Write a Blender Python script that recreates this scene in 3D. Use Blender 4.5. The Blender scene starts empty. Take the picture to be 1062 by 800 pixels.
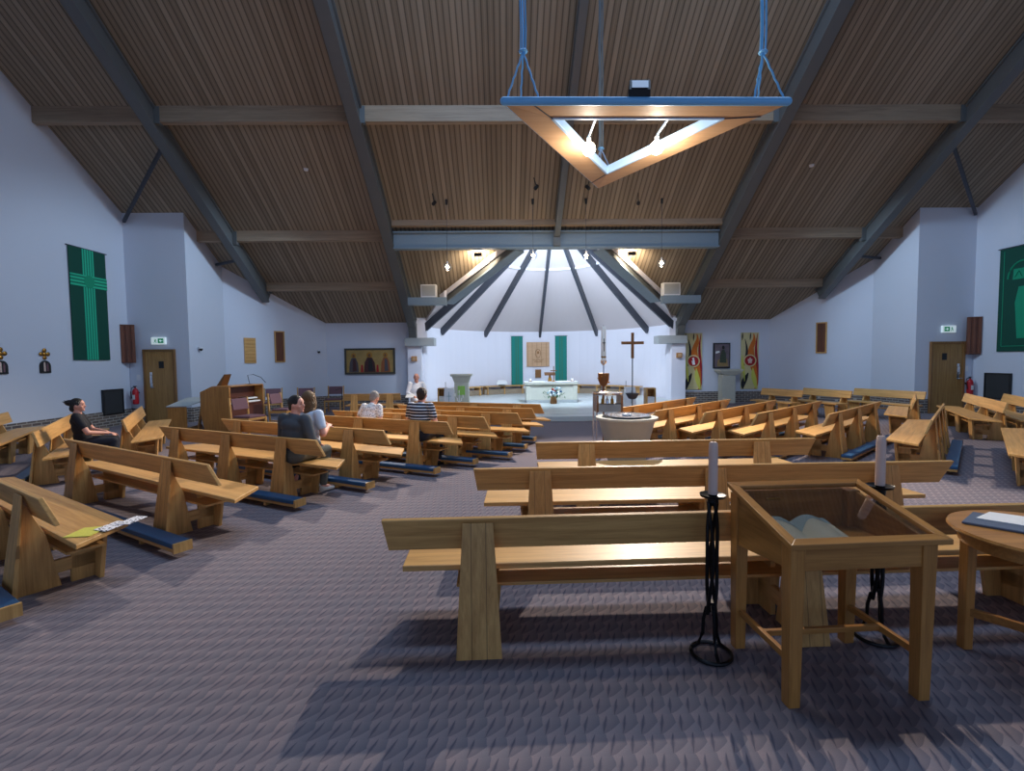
import bpy, bmesh, math, random
from mathutils import Vector, Matrix
random.seed(7)
PI = math.pi
SC = bpy.context.scene
COL = SC.collection
H = 1.68                                   # eye height

# ------------------------------------------------------------------ camera
cd = bpy.data.cameras.new('camera'); cam = bpy.data.objects.new('camera', cd); COL.objects.link(cam)
cd.sensor_fit = 'HORIZONTAL'; cd.sensor_width = 36.0; cd.lens = 500*36/1062.0; cd.clip_end = 200
fw = Vector((0.01633133, 0.99851434, -0.05198468)); rr = Vector((0.99980308, -0.0168944, -0.0104105)); uu = Vector((0.01127329, 0.05180443, 0.99859362))
cam.matrix_world = Matrix(((rr.x, uu.x, -fw.x, 0), (rr.y, uu.y, -fw.y, 0), (rr.z, uu.z, -fw.z, H), (0, 0, 0, 1)))
SC.camera = cam

# ------------------------------------------------------------------ world, exposure, lights
w = bpy.data.worlds.new('world'); SC.world = w; w.use_nodes = True
w.node_tree.nodes['Background'].inputs[0].default_value = (0.42, 0.60, 1.0, 1)
w.node_tree.nodes['Background'].inputs[1].default_value = 0.72
SC.view_settings.view_transform = 'Standard'; SC.view_settings.look = 'None'
SC.view_settings.exposure = 0.0; SC.view_settings.gamma = 1.0; SC.view_settings.use_curve_mapping = False

def light(name, kind, loc, power, color=(1, 1, 1), size=0.1, target=None, spot=None, sy=None):
    l = bpy.data.lights.new(name, kind); l.energy = power; l.color = color
    if kind == 'AREA':
        l.size = size
        if sy: l.shape = 'RECTANGLE'; l.size_y = sy
    else: l.shadow_soft_size = size
    if spot: l.spot_size = math.radians(spot); l.spot_blend = 0.6
    o = bpy.data.objects.new(name, l); COL.objects.link(o); o.location = loc
    if target is not None:
        o.rotation_euler = (Vector(target)-Vector(loc)).to_track_quat('-Z', 'Y').to_euler()
    return o
COOL = (0.54, 0.75, 1.0); SANC = (0.63, 0.79, 1.0); KEYC = (1.0, 0.86, 0.72); NEUT = (1.0, 0.90, 0.78); WARM = (1.0, 0.80, 0.56); LAMP = (1.0, 0.88, 0.72)
# added cool fill under the closed ridge, out of view; no rooflight built
light('ridge_fill_light', 'AREA', (1.6, 5.0, 10.6), 640, (0.46, 0.67, 1.0), 9.0, (1.6, 10, 0), sy=1.6)
# the black spotlights on the boards above the cross beam, aimed back over the pews
KEYS = [((3.75, 13.45, 5.95), (0.9, 2.8, 0.2), 4300, 72), ((-1.90, 13.45, 5.95), (-4.4, 7.2, 0.2), 2400, 52),
        ((2.35, 13.05, 6.2), (7.0, 9.0, 0.2), 2300, 66), ((0.85, 13.05, 6.2), (-4.0, 10.5, 0.2), 1500, 62)]
for kl, kt, kp, ks in KEYS: light('nave_spotlight_glow', 'SPOT', kl, kp, KEYC, 0.07, kt, ks)
# lamps in the triangular fitting
light('triangle_lamp_glow', 'POINT', (0.66, 3.72, 3.22), 26, LAMP, 0.04)
light('triangle_lamp_glow', 'POINT', (1.17, 3.70, 3.22), 26, LAMP, 0.04)
# sanctuary
light('sanctuary_flood_glow', 'SPOT', (1.7, 14.75, 4.9), 1800, SANC, 0.4, (1.7, 21.5, 1.3), 120)
light('timber_uplight_glow', 'SPOT', (-0.75, 15.0, 4.80), 130, WARM, 0.06, (-0.75, 15.8, 4.95), 160)
light('timber_uplight_glow', 'SPOT', (3.95, 15.0, 4.80), 130, WARM, 0.06, (3.95, 15.8, 4.95), 160)
light('side_wall_flood_glow', 'SPOT', (-3.6, 13.2, 5.6), 520, COOL, 0.12, (-10.5, 13.0, 1.2), 84)
light('side_wall_flood_glow', 'SPOT', (6.8, 13.2, 5.6), 520, COOL, 0.12, (13.5, 13.0, 1.2), 84)

# ------------------------------------------------------------------ materials
def srgb(r, g, b):
    f = lambda c: ((c/255.0)/12.92 if c/255.0 <= 0.04045 else ((c/255.0+0.055)/1.055)**2.4)
    return (f(r), f(g), f(b), 1)
def newmat(name, rough=0.6, metal=0.0):
    m = bpy.data.materials.new(name); m.use_nodes = True
    nt = m.node_tree; b = nt.nodes['Principled BSDF']
    b.inputs['Roughness'].default_value = rough; b.inputs['Metallic'].default_value = metal
    return m, nt, b
def N(nt, t, **kw):
    n = nt.nodes.new(t)
    for k, v in kw.items():
        if k in n.inputs: n.inputs[k].default_value = v
        else: setattr(n, k, v)
    return n
def mix(nt, fac, a, b, blend='MIX'):
    n = nt.nodes.new('ShaderNodeMix'); n.data_type = 'RGBA'; n.blend_type = blend
    for s, v in ((n.inputs[0], fac), (n.inputs[6], a), (n.inputs[7], b)):
        if hasattr(v, 'links'): nt.links.new(v, s)
        else: s.default_value = v
    return n.outputs[2]
def mth(nt, op, a, b=None, c=None):
    n = nt.nodes.new('ShaderNodeMath'); n.operation = op
    for i, v in enumerate((a, b, c)):
        if v is None: continue
        if hasattr(v, 'links'): nt.links.new(v, n.inputs[i])
        else: n.inputs[i].default_value = v
    return n.outputs[0]
def ramp(nt, fac, stops):
    n = nt.nodes.new('ShaderNodeValToRGB'); e = n.color_ramp.elements
    while len(e) < len(stops): e.new(0.5)
    for i, (p, c) in enumerate(stops): e[i].position = p; e[i].color = c if len(c) == 4 else (*c, 1)
    nt.links.new(fac, n.inputs[0]); return n.outputs[0]
def bump(nt, b, h, strength=0.2, dist=0.01):
    n = nt.nodes.new('ShaderNodeBump'); n.inputs['Strength'].default_value = strength; n.inputs['Distance'].default_value = dist
    nt.links.new(h, n.inputs['Height']); nt.links.new(n.outputs[0], b.inputs['Normal'])
def plain(name, col, rough=0.6, metal=0.0, var=0.06, scale=12.0, emit=None, estr=1.0):
    m, nt, b = newmat(name, rough, metal)
    tc = N(nt, 'ShaderNodeTexCoord'); nz = N(nt, 'ShaderNodeTexNoise', Scale=scale, Detail=3.0)
    nt.links.new(tc.outputs['Object'], nz.inputs['Vector'])
    d = tuple(c*(1-var*2) for c in col[:3])+(1,)
    nt.links.new(mix(nt, nz.outputs[0], d, col), b.inputs['Base Color'])
    if emit: b.inputs['Emission Color'].default_value = emit; b.inputs['Emission Strength'].default_value = estr
    return m
def wood(name, c_lo, c_hi, axis='x', rough=0.48, scale=1.0, board=None):
    m, nt, b = newmat(name, rough)
    tc = N(nt, 'ShaderNodeTexCoord'); mp = N(nt, 'ShaderNodeMapping')
    s = {'x': (0.7, 14, 14), 'y': (14, 0.7, 14), 'z': (14, 14, 0.7)}[axis]
    mp.inputs['Scale'].default_value = tuple(v*scale for v in s)
    oi = N(nt, 'ShaderNodeObjectInfo')
    ad = N(nt, 'ShaderNodeVectorMath', operation='ADD'); nt.links.new(tc.outputs['Object'], ad.inputs[0])
    sc = N(nt, 'ShaderNodeVectorMath', operation='SCALE'); sc.inputs[0].default_value = (7, 3, 5); nt.links.new(oi.outputs['Random'], sc.inputs[3])
    nt.links.new(sc.outputs[0], ad.inputs[1]); nt.links.new(ad.outputs[0], mp.inputs['Vector'])
    n1 = N(nt, 'ShaderNodeTexNoise', Scale=1.6, Detail=6.0, Roughness=0.65, Distortion=0.6); nt.links.new(mp.outputs[0], n1.inputs['Vector'])
    n2 = N(nt, 'ShaderNodeTexNoise', Scale=9.0, Detail=3.0); nt.links.new(mp.outputs[0], n2.inputs['Vector'])
    f = mth(nt, 'ADD', mth(nt, 'MULTIPLY', n1.outputs[0], 0.75), mth(nt, 'MULTIPLY', n2.outputs[0], 0.25))
    col = ramp(nt, f, [(0.32, c_lo), (0.62, c_hi)])
    tint = mth(nt, 'MULTIPLY_ADD', oi.outputs['Random'], 0.22, 0.86)
    g = N(nt, 'ShaderNodeCombineColor'); [nt.links.new(tint, g.inputs[i]) for i in range(3)]
    col = mix(nt, 1.0, col, g.outputs[0], 'MULTIPLY')
    if board:
        sx = N(nt, 'ShaderNodeSeparateXYZ'); nt.links.new(tc.outputs['Object'], sx.inputs[0])
        fr = mth(nt, 'FRACT', mth(nt, 'ADD', mth(nt, 'DIVIDE', sx.outputs[board[0]], board[1]), 0.5))
        ln = mth(nt, 'LESS_THAN', mth(nt, 'ABSOLUTE', mth(nt, 'SUBTRACT', fr, 0.5)), 0.03)
        col = mix(nt, mth(nt, 'MULTIPLY', ln, 0.55), col, (0.05, 0.025, 0.01, 1))
    nt.links.new(col, b.inputs['Base Color']); bump(nt, b, f, 0.06, 0.004)
    b.inputs['Coat Weight'].default_value = 0.12; b.inputs['Coat Roughness'].default_value = 0.3; b.inputs['Specular IOR Level'].default_value = 0.35
    return m
M = {}
OAK = (srgb(178, 130, 72), srgb(218, 170, 102))
for a in 'xyz': M['oak_'+a] = wood('oak_'+a, *OAK, axis=a)
M['post'] = wood('post_boards', *OAK, axis='z', board=(0, 0.085))
for a in 'xyz': M['case_'+a] = wood('varnished_oak_'+a, srgb(150, 100, 48), srgb(192, 136, 72), axis=a, rough=0.32)
M['door'] = wood('door_veneer', srgb(150, 108, 58), srgb(186, 142, 84), axis='z', rough=0.4)
M['doorframe'] = wood('door_frame_wood', srgb(120, 84, 48), srgb(150, 108, 64), axis='z', rough=0.4)
M['spk_wood'] = wood('brown_speaker_wood', srgb(92, 52, 36), srgb(124, 76, 54), axis='z', rough=0.5)
M['purlin'] = wood('purlin_timber', srgb(132, 114, 94), srgb(164, 144, 120), axis='x', rough=0.7, scale=0.5)
M['steel'] = plain('grey_blue_painted_steel', srgb(100, 103, 103), 0.45, 0.0, 0.05, 3)
M['darksteel'] = plain('dark_painted_steel', srgb(64, 68, 78), 0.5, 0.0, 0.05, 3)
M['palesteel'] = plain('steel_with_uplight_tone', srgb(122, 138, 148), 0.45)  # lit copy of the grey steel, uplight put into its colour
M['wall'] = plain('white_wall_paint', srgb(212, 216, 226), 0.85, 0, 0.012, 1.5)
M['apsewall'] = plain('white_sanctuary_plaster', srgb(228, 226, 234), 0.85, 0, 0.012, 1.5)
M['stone'] = plain('cream_stone', srgb(202, 200, 184), 0.7, 0, 0.07, 9)
M['floorstone'] = plain('pale_grey_stone_floor', srgb(206, 212, 208), 0.35, 0, 0.06, 4)
M['concrete'] = plain('grey_concrete', srgb(168, 172, 172), 0.85, 0, 0.06, 10)
M['vinyl'] = plain('blue_kneeler_vinyl', srgb(38, 84, 122), 0.42, 0, 0.05, 20)
M['iron'] = plain('black_wrought_iron', (0.010, 0.010, 0.011, 1), 0.35, 0.6, 0.1, 30)
M['black'] = plain('black_plastic', (0.012, 0.012, 0.013, 1), 0.5)
M['darkgrey'] = plain('dark_grey_mesh', srgb(52, 54, 56), 0.7, 0, 0.1, 60)
M['greyframe'] = plain('mid_grey_frame', srgb(92, 94, 96), 0.5)
M['chrome'] = plain('chrome', (0.75, 0.76, 0.78, 1), 0.18, 1.0, 0.02)
M['gold'] = plain('brass', srgb(176, 128, 58), 0.3, 0.9, 0.05)
M['bowlmetal'] = plain('dark_polished_metal', srgb(84, 92, 110), 0.2, 0.9, 0.1)
M['copper'] = plain('brown_metal', srgb(140, 98, 62), 0.35, 0.7, 0.05)
M['green_dk'] = plain('dark_green_cloth', srgb(0, 74, 58), 0.85, 0, 0.08, 40)
M['green_lt'] = plain('bright_green_cloth', srgb(0, 150, 108), 0.8, 0, 0.08, 40)
M['teal'] = plain('teal_cloth', srgb(26, 128, 118), 0.85, 0, 0.08, 40)
M['teal_dk'] = plain('olive_stripe_cloth', srgb(60, 118, 90), 0.85, 0, 0.08, 40)
M['purple'] = plain('mauve_upholstery', srgb(120, 88, 96), 0.9, 0, 0.08, 60)
M['wax'] = plain('pinkish_cream_wax', srgb(224, 196, 180), 0.45, 0, 0.03, 10)
M['waxw'] = plain('white_wax', srgb(244, 240, 228), 0.45, 0, 0.02, 10)
M['white'] = plain('white_cloth', srgb(238, 238, 240), 0.8, 0, 0.03, 20)
M['whiteplastic'] = plain('white_plastic', srgb(232, 232, 232), 0.4, 0, 0.02, 10)
M['red'] = plain('red_paint', srgb(190, 20, 34), 0.35)
M['bluepaint'] = plain('bright_blue_painted_tube', srgb(124, 194, 242), 0.35, 0, 0.03, 5)
M['palebluepaint'] = plain('pale_blue_painted_band', srgb(170, 200, 235), 0.35, 0, 0.03, 5)
M['tanpanel'] = wood('tan_panel', srgb(190, 150, 112), srgb(206, 166, 128), axis='x', rough=0.6)
M['skin'] = plain('skin', srgb(222, 160, 138), 0.55, 0, 0.05, 8)
M['lips'] = plain('lip_skin', srgb(176, 98, 92), 0.5)
M['hair_dk'] = plain('dark_hair', (0.015, 0.012, 0.011, 1), 0.5, 0, 0.2, 60)
M['hair_br'] = plain('brown_hair', srgb(122, 92, 58), 0.55, 0, 0.25, 60)
M['hair_gr'] = plain('grey_hair', srgb(168, 162, 156), 0.6, 0, 0.15, 60)
M['hair_db'] = plain('dark_brown_hair', srgb(64, 46, 36), 0.5, 0, 0.2, 60)
M['sweater'] = plain('slate_sweater', srgb(70, 78, 86), 0.9, 0, 0.08, 50)
M['blacktop'] = plain('black_shirt', srgb(26, 28, 36), 0.85, 0, 0.1, 30)
M['whiteblue'] = plain('white_blouse', srgb(206, 222, 240), 0.8, 0, 0.08, 14)
M['khaki'] = plain('grey_green_trousers', srgb(98, 98, 88), 0.9, 0, 0.1, 30)
M['denim'] = plain('dark_trousers', srgb(38, 40, 50), 0.9, 0, 0.1, 30)
M['shoe'] = plain('pale_shoe', srgb(206, 200, 190), 0.6)
M['paper'] = plain('white_paper', srgb(240, 240, 236), 0.7, 0, 0.02, 10)
M['yellowpaper'] = plain('yellow_magazine_cover', srgb(226, 222, 96), 0.5, 0, 0.15, 60)
M['page'] = plain('cream_book_page', srgb(232, 230, 206), 0.7, 0, 0.03, 10)
M['bookgrey'] = plain('blue_grey_book_page', srgb(168, 194, 198), 0.6)
M['navy'] = plain('slate_blue_folder', srgb(92, 104, 124), 0.5, 0, 0.03, 10)
M['darkred'] = plain('dark_red_panel', srgb(96, 52, 40), 0.5, 0, 0.1, 14)
M['orange'] = plain('orange_cloth', srgb(214, 116, 40), 0.85)
M['yellow'] = plain('pale_yellow_cloth', srgb(218, 206, 152), 0.85)
M['lime'] = plain('lime_cloth', srgb(216, 214, 96), 0.85)
M['crimson'] = plain('crimson_cloth', srgb(170, 36, 40), 0.85)
M['leaf'] = plain('leaf_green', srgb(58, 112, 62), 0.6, 0, 0.2, 40)
M['bulb'] = plain('lit_bulb', (1, 0.9, 0.75, 1), 0.3, emit=(1, 0.86, 0.62, 1), estr=28)
M['filament'] = plain('glowing_filament', (1, 0.8, 0.5, 1), 0.3, emit=(1, 0.78, 0.45, 1), estr=45)
M['signgreen'] = plain('exit_sign_green', srgb(0, 130, 84), 0.4, emit=srgb(0, 130, 84), estr=0.35)
M['signwhite'] = plain('exit_sign_white', srgb(235, 245, 245), 0.4, emit=(0.8, 0.95, 0.95, 1), estr=0.35)
M['candlestain'] = plain('greenish_light_panel', srgb(150, 200, 90), 0.5)

def glassmat(name, tint=(0.95, 0.97, 1, 1), alpha=0.12):
    m, nt, b = newmat(name, 0.03); out = nt.nodes['Material Output']
    tr = N(nt, 'ShaderNodeBsdfTransparent'); tr.inputs[0].default_value = tint
    gl = N(nt, 'ShaderNodeBsdfGlossy'); gl.inputs[1].default_value = 0.03
    fr = N(nt, 'ShaderNodeLayerWeight'); fr.inputs[0].default_value = 0.5
    mx = N(nt, 'ShaderNodeMixShader'); fac = mth(nt, 'MULTIPLY_ADD', mth(nt, 'POWER', fr.outputs[1], 4.0), 0.6, alpha*0.3)
    nt.links.new(fac, mx.inputs[0]); nt.links.new(tr.outputs[0], mx.inputs[1]); nt.links.new(gl.outputs[0], mx.inputs[2])
    nt.links.new(mx.outputs[0], out.inputs[0]); return m
M['glass'] = glassmat('clear_glass', (0.9, 0.93, 1, 1), 0.5)
M['smokeglass'] = glassmat('display_case_glass', (0.92, 0.91, 0.90, 1), 0.35)

# carpet: rows of overlapping petals, mauve grey with slate wedges
def carpet():
    m, nt, b = newmat('patterned_carpet', 0.95)
    b.inputs['Specular IOR Level'].default_value = 0.15
    tc = N(nt, 'ShaderNodeTexCoord'); sx = N(nt, 'ShaderNodeSeparateXYZ'); nt.links.new(tc.outputs['Object'], sx.inputs[0])
    wob = N(nt, 'ShaderNodeTexNoise', Scale=9.0, Detail=2.0); nt.links.new(tc.outputs['Object'], wob.inputs['Vector'])
    wv = mth(nt, 'MULTIPLY', mth(nt, 'SUBTRACT', wob.outputs[0], 0.5), 0.35)
    U = mth(nt, 'ADD', mth(nt, 'DIVIDE', sx.outputs[0], 0.088), wv)
    V = mth(nt, 'ADD', mth(nt, 'DIVIDE', sx.outputs[1], 0.115), wv)
    row = mth(nt, 'FLOOR', V)
    U2 = mth(nt, 'ADD', U, mth(nt, 'MULTIPLY', row, 0.12))
    u = mth(nt, 'FRACT', U2); v = mth(nt, 'FRACT', V)
    # sheared saw line: petal edge runs up to the right
    s = mth(nt, 'FRACT', mth(nt, 'SUBTRACT', V, mth(nt, 'MULTIPLY', mth(nt, 'POWER', u, 1.4), 0.55)))
    edge = mth(nt, 'SUBTRACT', 1.0, mth(nt, 'MINIMUM', mth(nt, 'DIVIDE', s, 0.16), 1.0))
    # dark slanted leaf wedge at the left of each petal
    du = mth(nt, 'SUBTRACT', u, mth(nt, 'MULTIPLY_ADD', v, 0.42, 0.02))
    wd = mth(nt, 'SUBTRACT', 0.24, mth(nt, 'MULTIPLY', mth(nt, 'ABSOLUTE', mth(nt, 'SUBTRACT', v, 0.5)), 0.46))
    wedge = mth(nt, 'LESS_THAN', mth(nt, 'ABSOLUTE', du), wd)
    wg = N(nt, 'ShaderNodeMath', operation='SUBTRACT', use_clamp=True); wg.inputs[0].default_value = 1.0
    nt.links.new(mth(nt, 'DIVIDE', mth(nt, 'ABSOLUTE', du), wd), wg.inputs[1])
    dark = mth(nt, 'MAXIMUM', mth(nt, 'MULTIPLY', edge, 0.45), mth(nt, 'MULTIPLY', wedge, mth(nt, 'MULTIPLY', wg.outputs[0], 0.85)))
    dark = mth(nt, 'MAXIMUM', dark, mth(nt, 'MULTIPLY', mth(nt, 'SUBTRACT', 1.0, s), 0.48))
    n2 = N(nt, 'ShaderNodeTexNoise', Scale=240.0, Detail=2.0); nt.links.new(tc.outputs['Object'], n2.inputs['Vector'])
    n3 = N(nt, 'ShaderNodeTexNoise', Scale=5.0, Detail=2.0); nt.links.new(tc.outputs['Object'], n3.inputs['Vector'])
    base = mix(nt, n3.outputs[0], srgb(150, 142, 146), srgb(176, 152, 150))
    base = mix(nt, mth(nt, 'MULTIPLY', u, 0.5), base, srgb(122, 124, 134))
    col = mix(nt, dark, base, srgb(62, 68, 88))
    col = mix(nt, mth(nt, 'MULTIPLY', n2.outputs[0], 0.5), col, (0.06, 0.06, 0.075, 1))
    nt.links.new(col, b.inputs['Base Color'])
    bump(nt, b, mth(nt, 'ADD', mth(nt, 'MULTIPLY', dark, -1.0), mth(nt, 'MULTIPLY', n2.outputs[0], 0.5)), 0.35, 0.006)
    return m
M['carpet'] = carpet()
def planks():
    m, nt, b = newmat('ceiling_boarding', 0.75)
    tc = N(nt, 'ShaderNodeTexCoord'); sx = N(nt, 'ShaderNodeSeparateXYZ'); nt.links.new(tc.outputs['Object'], sx.inputs[0])
    X = mth(nt, 'DIVIDE', sx.outputs[0], 0.125); fr = mth(nt, 'FRACT', X)
    wn = N(nt, 'ShaderNodeTexWhiteNoise', noise_dimensions='1D'); nt.links.new(mth(nt, 'FLOOR', X), wn.inputs['W'])
    mp = N(nt, 'ShaderNodeMapping'); mp.inputs['Scale'].default_value = (9, 0.5, 0.5); nt.links.new(tc.outputs['Object'], mp.inputs['Vector'])
    nz = N(nt, 'ShaderNodeTexNoise', Scale=2.0, Detail=5.0); nt.links.new(mp.outputs[0], nz.inputs['Vector'])
    f = mth(nt, 'ADD', mth(nt, 'MULTIPLY', wn.outputs[0], 0.55), mth(nt, 'MULTIPLY', nz.outputs[0], 0.45))
    col = ramp(nt, f, [(0.15, srgb(126, 112, 92)), (0.85, srgb(162, 146, 124))])
    dgr = mth(nt, 'ABSOLUTE', mth(nt, 'SUBTRACT', fr, 0.5))
    g = mth(nt, 'GREATER_THAN', dgr, 0.39)
    lt = mth(nt, 'MULTIPLY', mth(nt, 'LESS_THAN', dgr, 0.06), 0.3)
    col = mix(nt, mth(nt, 'MULTIPLY', g, 0.62), col, srgb(60, 50, 40))
    col = mix(nt, lt, col, srgb(180, 158, 134))
    nt.links.new(col, b.inputs['Base Color'])
    bump(nt, b, mth(nt, 'SUBTRACT', 1.0, g), 0.4, 0.012); return m
M['planks'] = planks()
def brick():
    m, nt, b = newmat('brick_plinth', 0.9)
    tc = N(nt, 'ShaderNodeTexCoord'); mp = N(nt, 'ShaderNodeMapping'); nt.links.new(tc.outputs['Object'], mp.inputs['Vector'])
    br = N(nt, 'ShaderNodeTexBrick', Scale=1.0); br.inputs['Brick Width'].default_value = 0.225; br.inputs['Row Height'].default_value = 0.075
    br.inputs['Mortar Size'].default_value = 0.010; br.inputs['Color1'].default_value = srgb(122, 104, 92); br.inputs['Color2'].default_value = srgb(84, 78, 78); br.inputs['Mortar'].default_value = srgb(170, 162, 152)
    sx = N(nt, 'ShaderNodeSeparateXYZ'); nt.links.new(tc.outputs['Object'], sx.inputs[0])
    cb = N(nt, 'ShaderNodeCombineXYZ'); nt.links.new(mth(nt, 'ADD', sx.outputs[0], sx.outputs[1]), cb.inputs[0]); nt.links.new(sx.outputs[2], cb.inputs[1])
    nt.links.new(cb.outputs[0], br.inputs['Vector']); nt.links.new(br.outputs[0], b.inputs['Base Color']); return m
M['brick'] = brick()
for hm_ in ('hair_dk', 'hair_br', 'hair_gr', 'hair_db'):
    nt_ = M[hm_].node_tree; b_ = nt_.nodes['Principled BSDF']; tc_ = N(nt_, 'ShaderNodeTexCoord'); wv_ = N(nt_, 'ShaderNodeTexWave', Scale=26.0, Distortion=7.0, Detail=2.0)
    nt_.links.new(tc_.outputs['Object'], wv_.inputs['Vector']); bump(nt_, b_, wv_.outputs['Fac'], 0.7, 0.012)
def spotted(name, base, dots, scale=38, thr=0.32):
    m, nt, b = newmat(name, 0.85); tc = N(nt, 'ShaderNodeTexCoord'); vo = N(nt, 'ShaderNodeTexVoronoi', Scale=scale)
    nt.links.new(tc.outputs['Object'], vo.inputs['Vector'])
    nt.links.new(mix(nt, mth(nt, 'LESS_THAN', vo.outputs['Distance'], thr), base, dots), b.inputs['Base Color']); return m
M['spotted'] = spotted('white_blouse_with_dark_spots', srgb(232, 230, 228), srgb(70, 70, 80))
def striped(name, c1, c2, axis, period, duty=0.5):
    m, nt, b = newmat(name, 0.85); tc = N(nt, 'ShaderNodeTexCoord'); sx = N(nt, 'ShaderNodeSeparateXYZ'); nt.links.new(tc.outputs['Object'], sx.inputs[0])
    fr = mth(nt, 'FRACT', mth(nt, 'DIVIDE', sx.outputs[axis], period))
    nt.links.new(mix(nt, mth(nt, 'LESS_THAN', fr, duty), c1, c2), b.inputs['Base Color']); return m
M['stripes'] = striped('navy_shirt_with_white_stripes', srgb(28, 32, 48), srgb(206, 210, 218), 2, 0.048, 0.36)
M['stripe_y'] = striped('striped_green_cloth', srgb(0, 112, 84), srgb(40, 186, 140), 1, 0.085, 0.55)
M['stripe_z'] = striped('striped_green_cloth_across', srgb(0, 112, 84), srgb(40, 186, 140), 2, 0.085, 0.55)
M['slots'] = striped('slotted_wood', srgb(58, 34, 24), srgb(120, 80, 50), 0, 0.05, 0.5)

# ------------------------------------------------------------------ mesh helpers
class MB:
    def __init__(s): s.bm = bmesh.new()
    def add(s, vs, fs):
        v = [s.bm.verts.new(p) for p in vs]
        for f in fs:
            try: s.bm.faces.new([v[i] for i in f])
            except ValueError: pass
        return s
    def hexa(s, p):          # 4 bottom, 4 top (same winding, ccw from above)
        return s.add(p, [(3, 2, 1, 0), (4, 5, 6, 7), (0, 1, 5, 4), (1, 2, 6, 5), (2, 3, 7, 6), (3, 0, 4, 7)])
    def box(s, x0, x1, y0, y1, z0, z1):
        return s.hexa([(x0, y0, z0), (x1, y0, z0), (x1, y1, z0), (x0, y1, z0), (x0, y0, z1), (x1, y0, z1), (x1, y1, z1), (x0, y1, z1)])
    def taper(s, cx, cy, z0, z1, wx0, wy0, wx1, wy1, dx=0, dy=0):
        p = [(cx+a*wx0/2, cy+b*wy0/2, z0) for a, b in ((-1, -1), (1, -1), (1, 1), (-1, 1))]
        q = [(cx+dx+a*wx1/2, cy+dy+b*wy1/2, z1) for a, b in ((-1, -1), (1, -1), (1, 1), (-1, 1))]
        return s.hexa(p+q)
    def prism(s, pts, vec):  # planar polygon swept along vec
        n = len(pts); v = Vector(vec)
        a = [Vector(p) for p in pts]; bq = [p+v for p in a]
        return s.add(a+bq, [tuple(range(n))[::-1], tuple(range(n, 2*n))]+[(i, (i+1) % n, n+(i+1) % n, n+i) for i in range(n)])
    def bar(s, a, b, wd, ht, up=(0, 0, 1), wd2=None, ht2=None):
        a, b = Vector(a), Vector(b); d = (b-a).normalized(); sd = d.cross(Vector(up)).normalized(); u = sd.cross(d)
        w2 = wd if wd2 is None else wd2; h2 = ht if ht2 is None else ht2
        p = [a+sd*i*wd/2+u*j*ht/2 for i, j in ((-1, -1), (1, -1), (1, 1), (-1, 1))]; q = [b+sd*i*w2/2+u*j*h2/2 for i, j in ((-1, -1), (1, -1), (1, 1), (-1, 1))]
        return s.hexa(p+q)
    def tube(s, pts, r, n=10, closed=False, r2=None):
        pts = [Vector(p) for p in pts]; m = len(pts); rings = []
        for i, p in enumerate(pts):
            if closed: t = pts[(i+1) % m]-pts[i-1]
            else: t = pts[min(i+1, m-1)]-pts[max(i-1, 0)]
            t.normalize(); a = Vector((0, 0, 1)) if abs(t.z) < 0.9 else Vector((1, 0, 0))
            x = t.cross(a).normalized(); y = x.cross(t); rad = r if r2 is None else r+(r2-r)*i/(m-1)
            rings.append([s.bm.verts.new(p+x*math.cos(2*PI*k/n)*rad+y*math.sin(2*PI*k/n)*rad) for k in range(n)])
        for i in range(m if closed else m-1):
            A, B = rings[i], rings[(i+1) % m]
            for k in range(n): s.bm.faces.new((A[k], A[(k+1) % n], B[(k+1) % n], B[k]))
        if not closed: s.bm.faces.new(rings[0][::-1]); s.bm.faces.new(rings[-1])
        return s
    def lathe(s, prof, c=(0, 0, 0), n=32, cap=True):
        c = Vector(c); rings = []
        for (r, z) in prof: rings.append([s.bm.verts.new(c+Vector((math.cos(2*PI*k/n)*r, math.sin(2*PI*k/n)*r, z))) for k in range(n)])
        for A, B in zip(rings, rings[1:]):
            for k in range(n): s.bm.faces.new((A[k], A[(k+1) % n], B[(k+1) % n], B[k]))
        if cap: s.bm.faces.new(rings[0][::-1]); s.bm.faces.new(rings[-1])
        return s
    def ball(s, c, r, n=14, rot=None):
        if not hasattr(r, '__len__'): r = (r, r, r)
        m = Matrix.Translation(c) @ (rot.to_4x4() if rot else Matrix()) @ Matrix.Diagonal((*r, 1))
        bmesh.ops.create_uvsphere(s.bm, u_segments=n, v_segments=max(6, n//2+2), radius=1, matrix=m); return s
    def cap(s, a, b, ra, rb, n=12):
        a, b = Vector(a), Vector(b); s.ball(a, ra, n); s.ball(b, rb, n)
        if (b-a).length > 1e-4: s.tube([a, b], ra, n, r2=rb)
        return s
    def build(s, name, mat, parent=None, bevel=0.0, smooth=False, matrix=None):
        bmesh.ops.recalc_face_normals(s.bm, faces=s.bm.faces)
        me = bpy.data.meshes.new(name)
        if smooth:
            for f in s.bm.faces: f.smooth = True
        s.bm.to_mesh(me); s.bm.free(); me.materials.append(M[mat] if isinstance(mat, str) else mat)
        if smooth:
            try: me.set_sharp_from_angle(angle=math.radians(40))
            except Exception: pass
        o = bpy.data.objects.new(name, me); COL.objects.link(o)
        if parent: o.parent = parent
        if matrix is not None: o.matrix_world = matrix
        if bevel:
            md = o.modifiers.new('bevel', 'BEVEL'); md.width = bevel; md.segments = 2; md.limit_method = 'ANGLE'
        return o
def tag(o, label=None, cat=None, group=None, kind=None):
    if label: o['label'] = label
    if cat: o['category'] = cat
    if group: o['group'] = group
    if kind: o['kind'] = kind
    return o
def thing(name, label, cat, loc=(0, 0, 0), rz=0, group=None):
    o = bpy.data.objects.new(name, None); COL.objects.link(o); o.location = loc; o.rotation_euler = (0, 0, rz)
    o.empty_display_size = 0.2
    return tag(o, label, cat, group)
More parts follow.
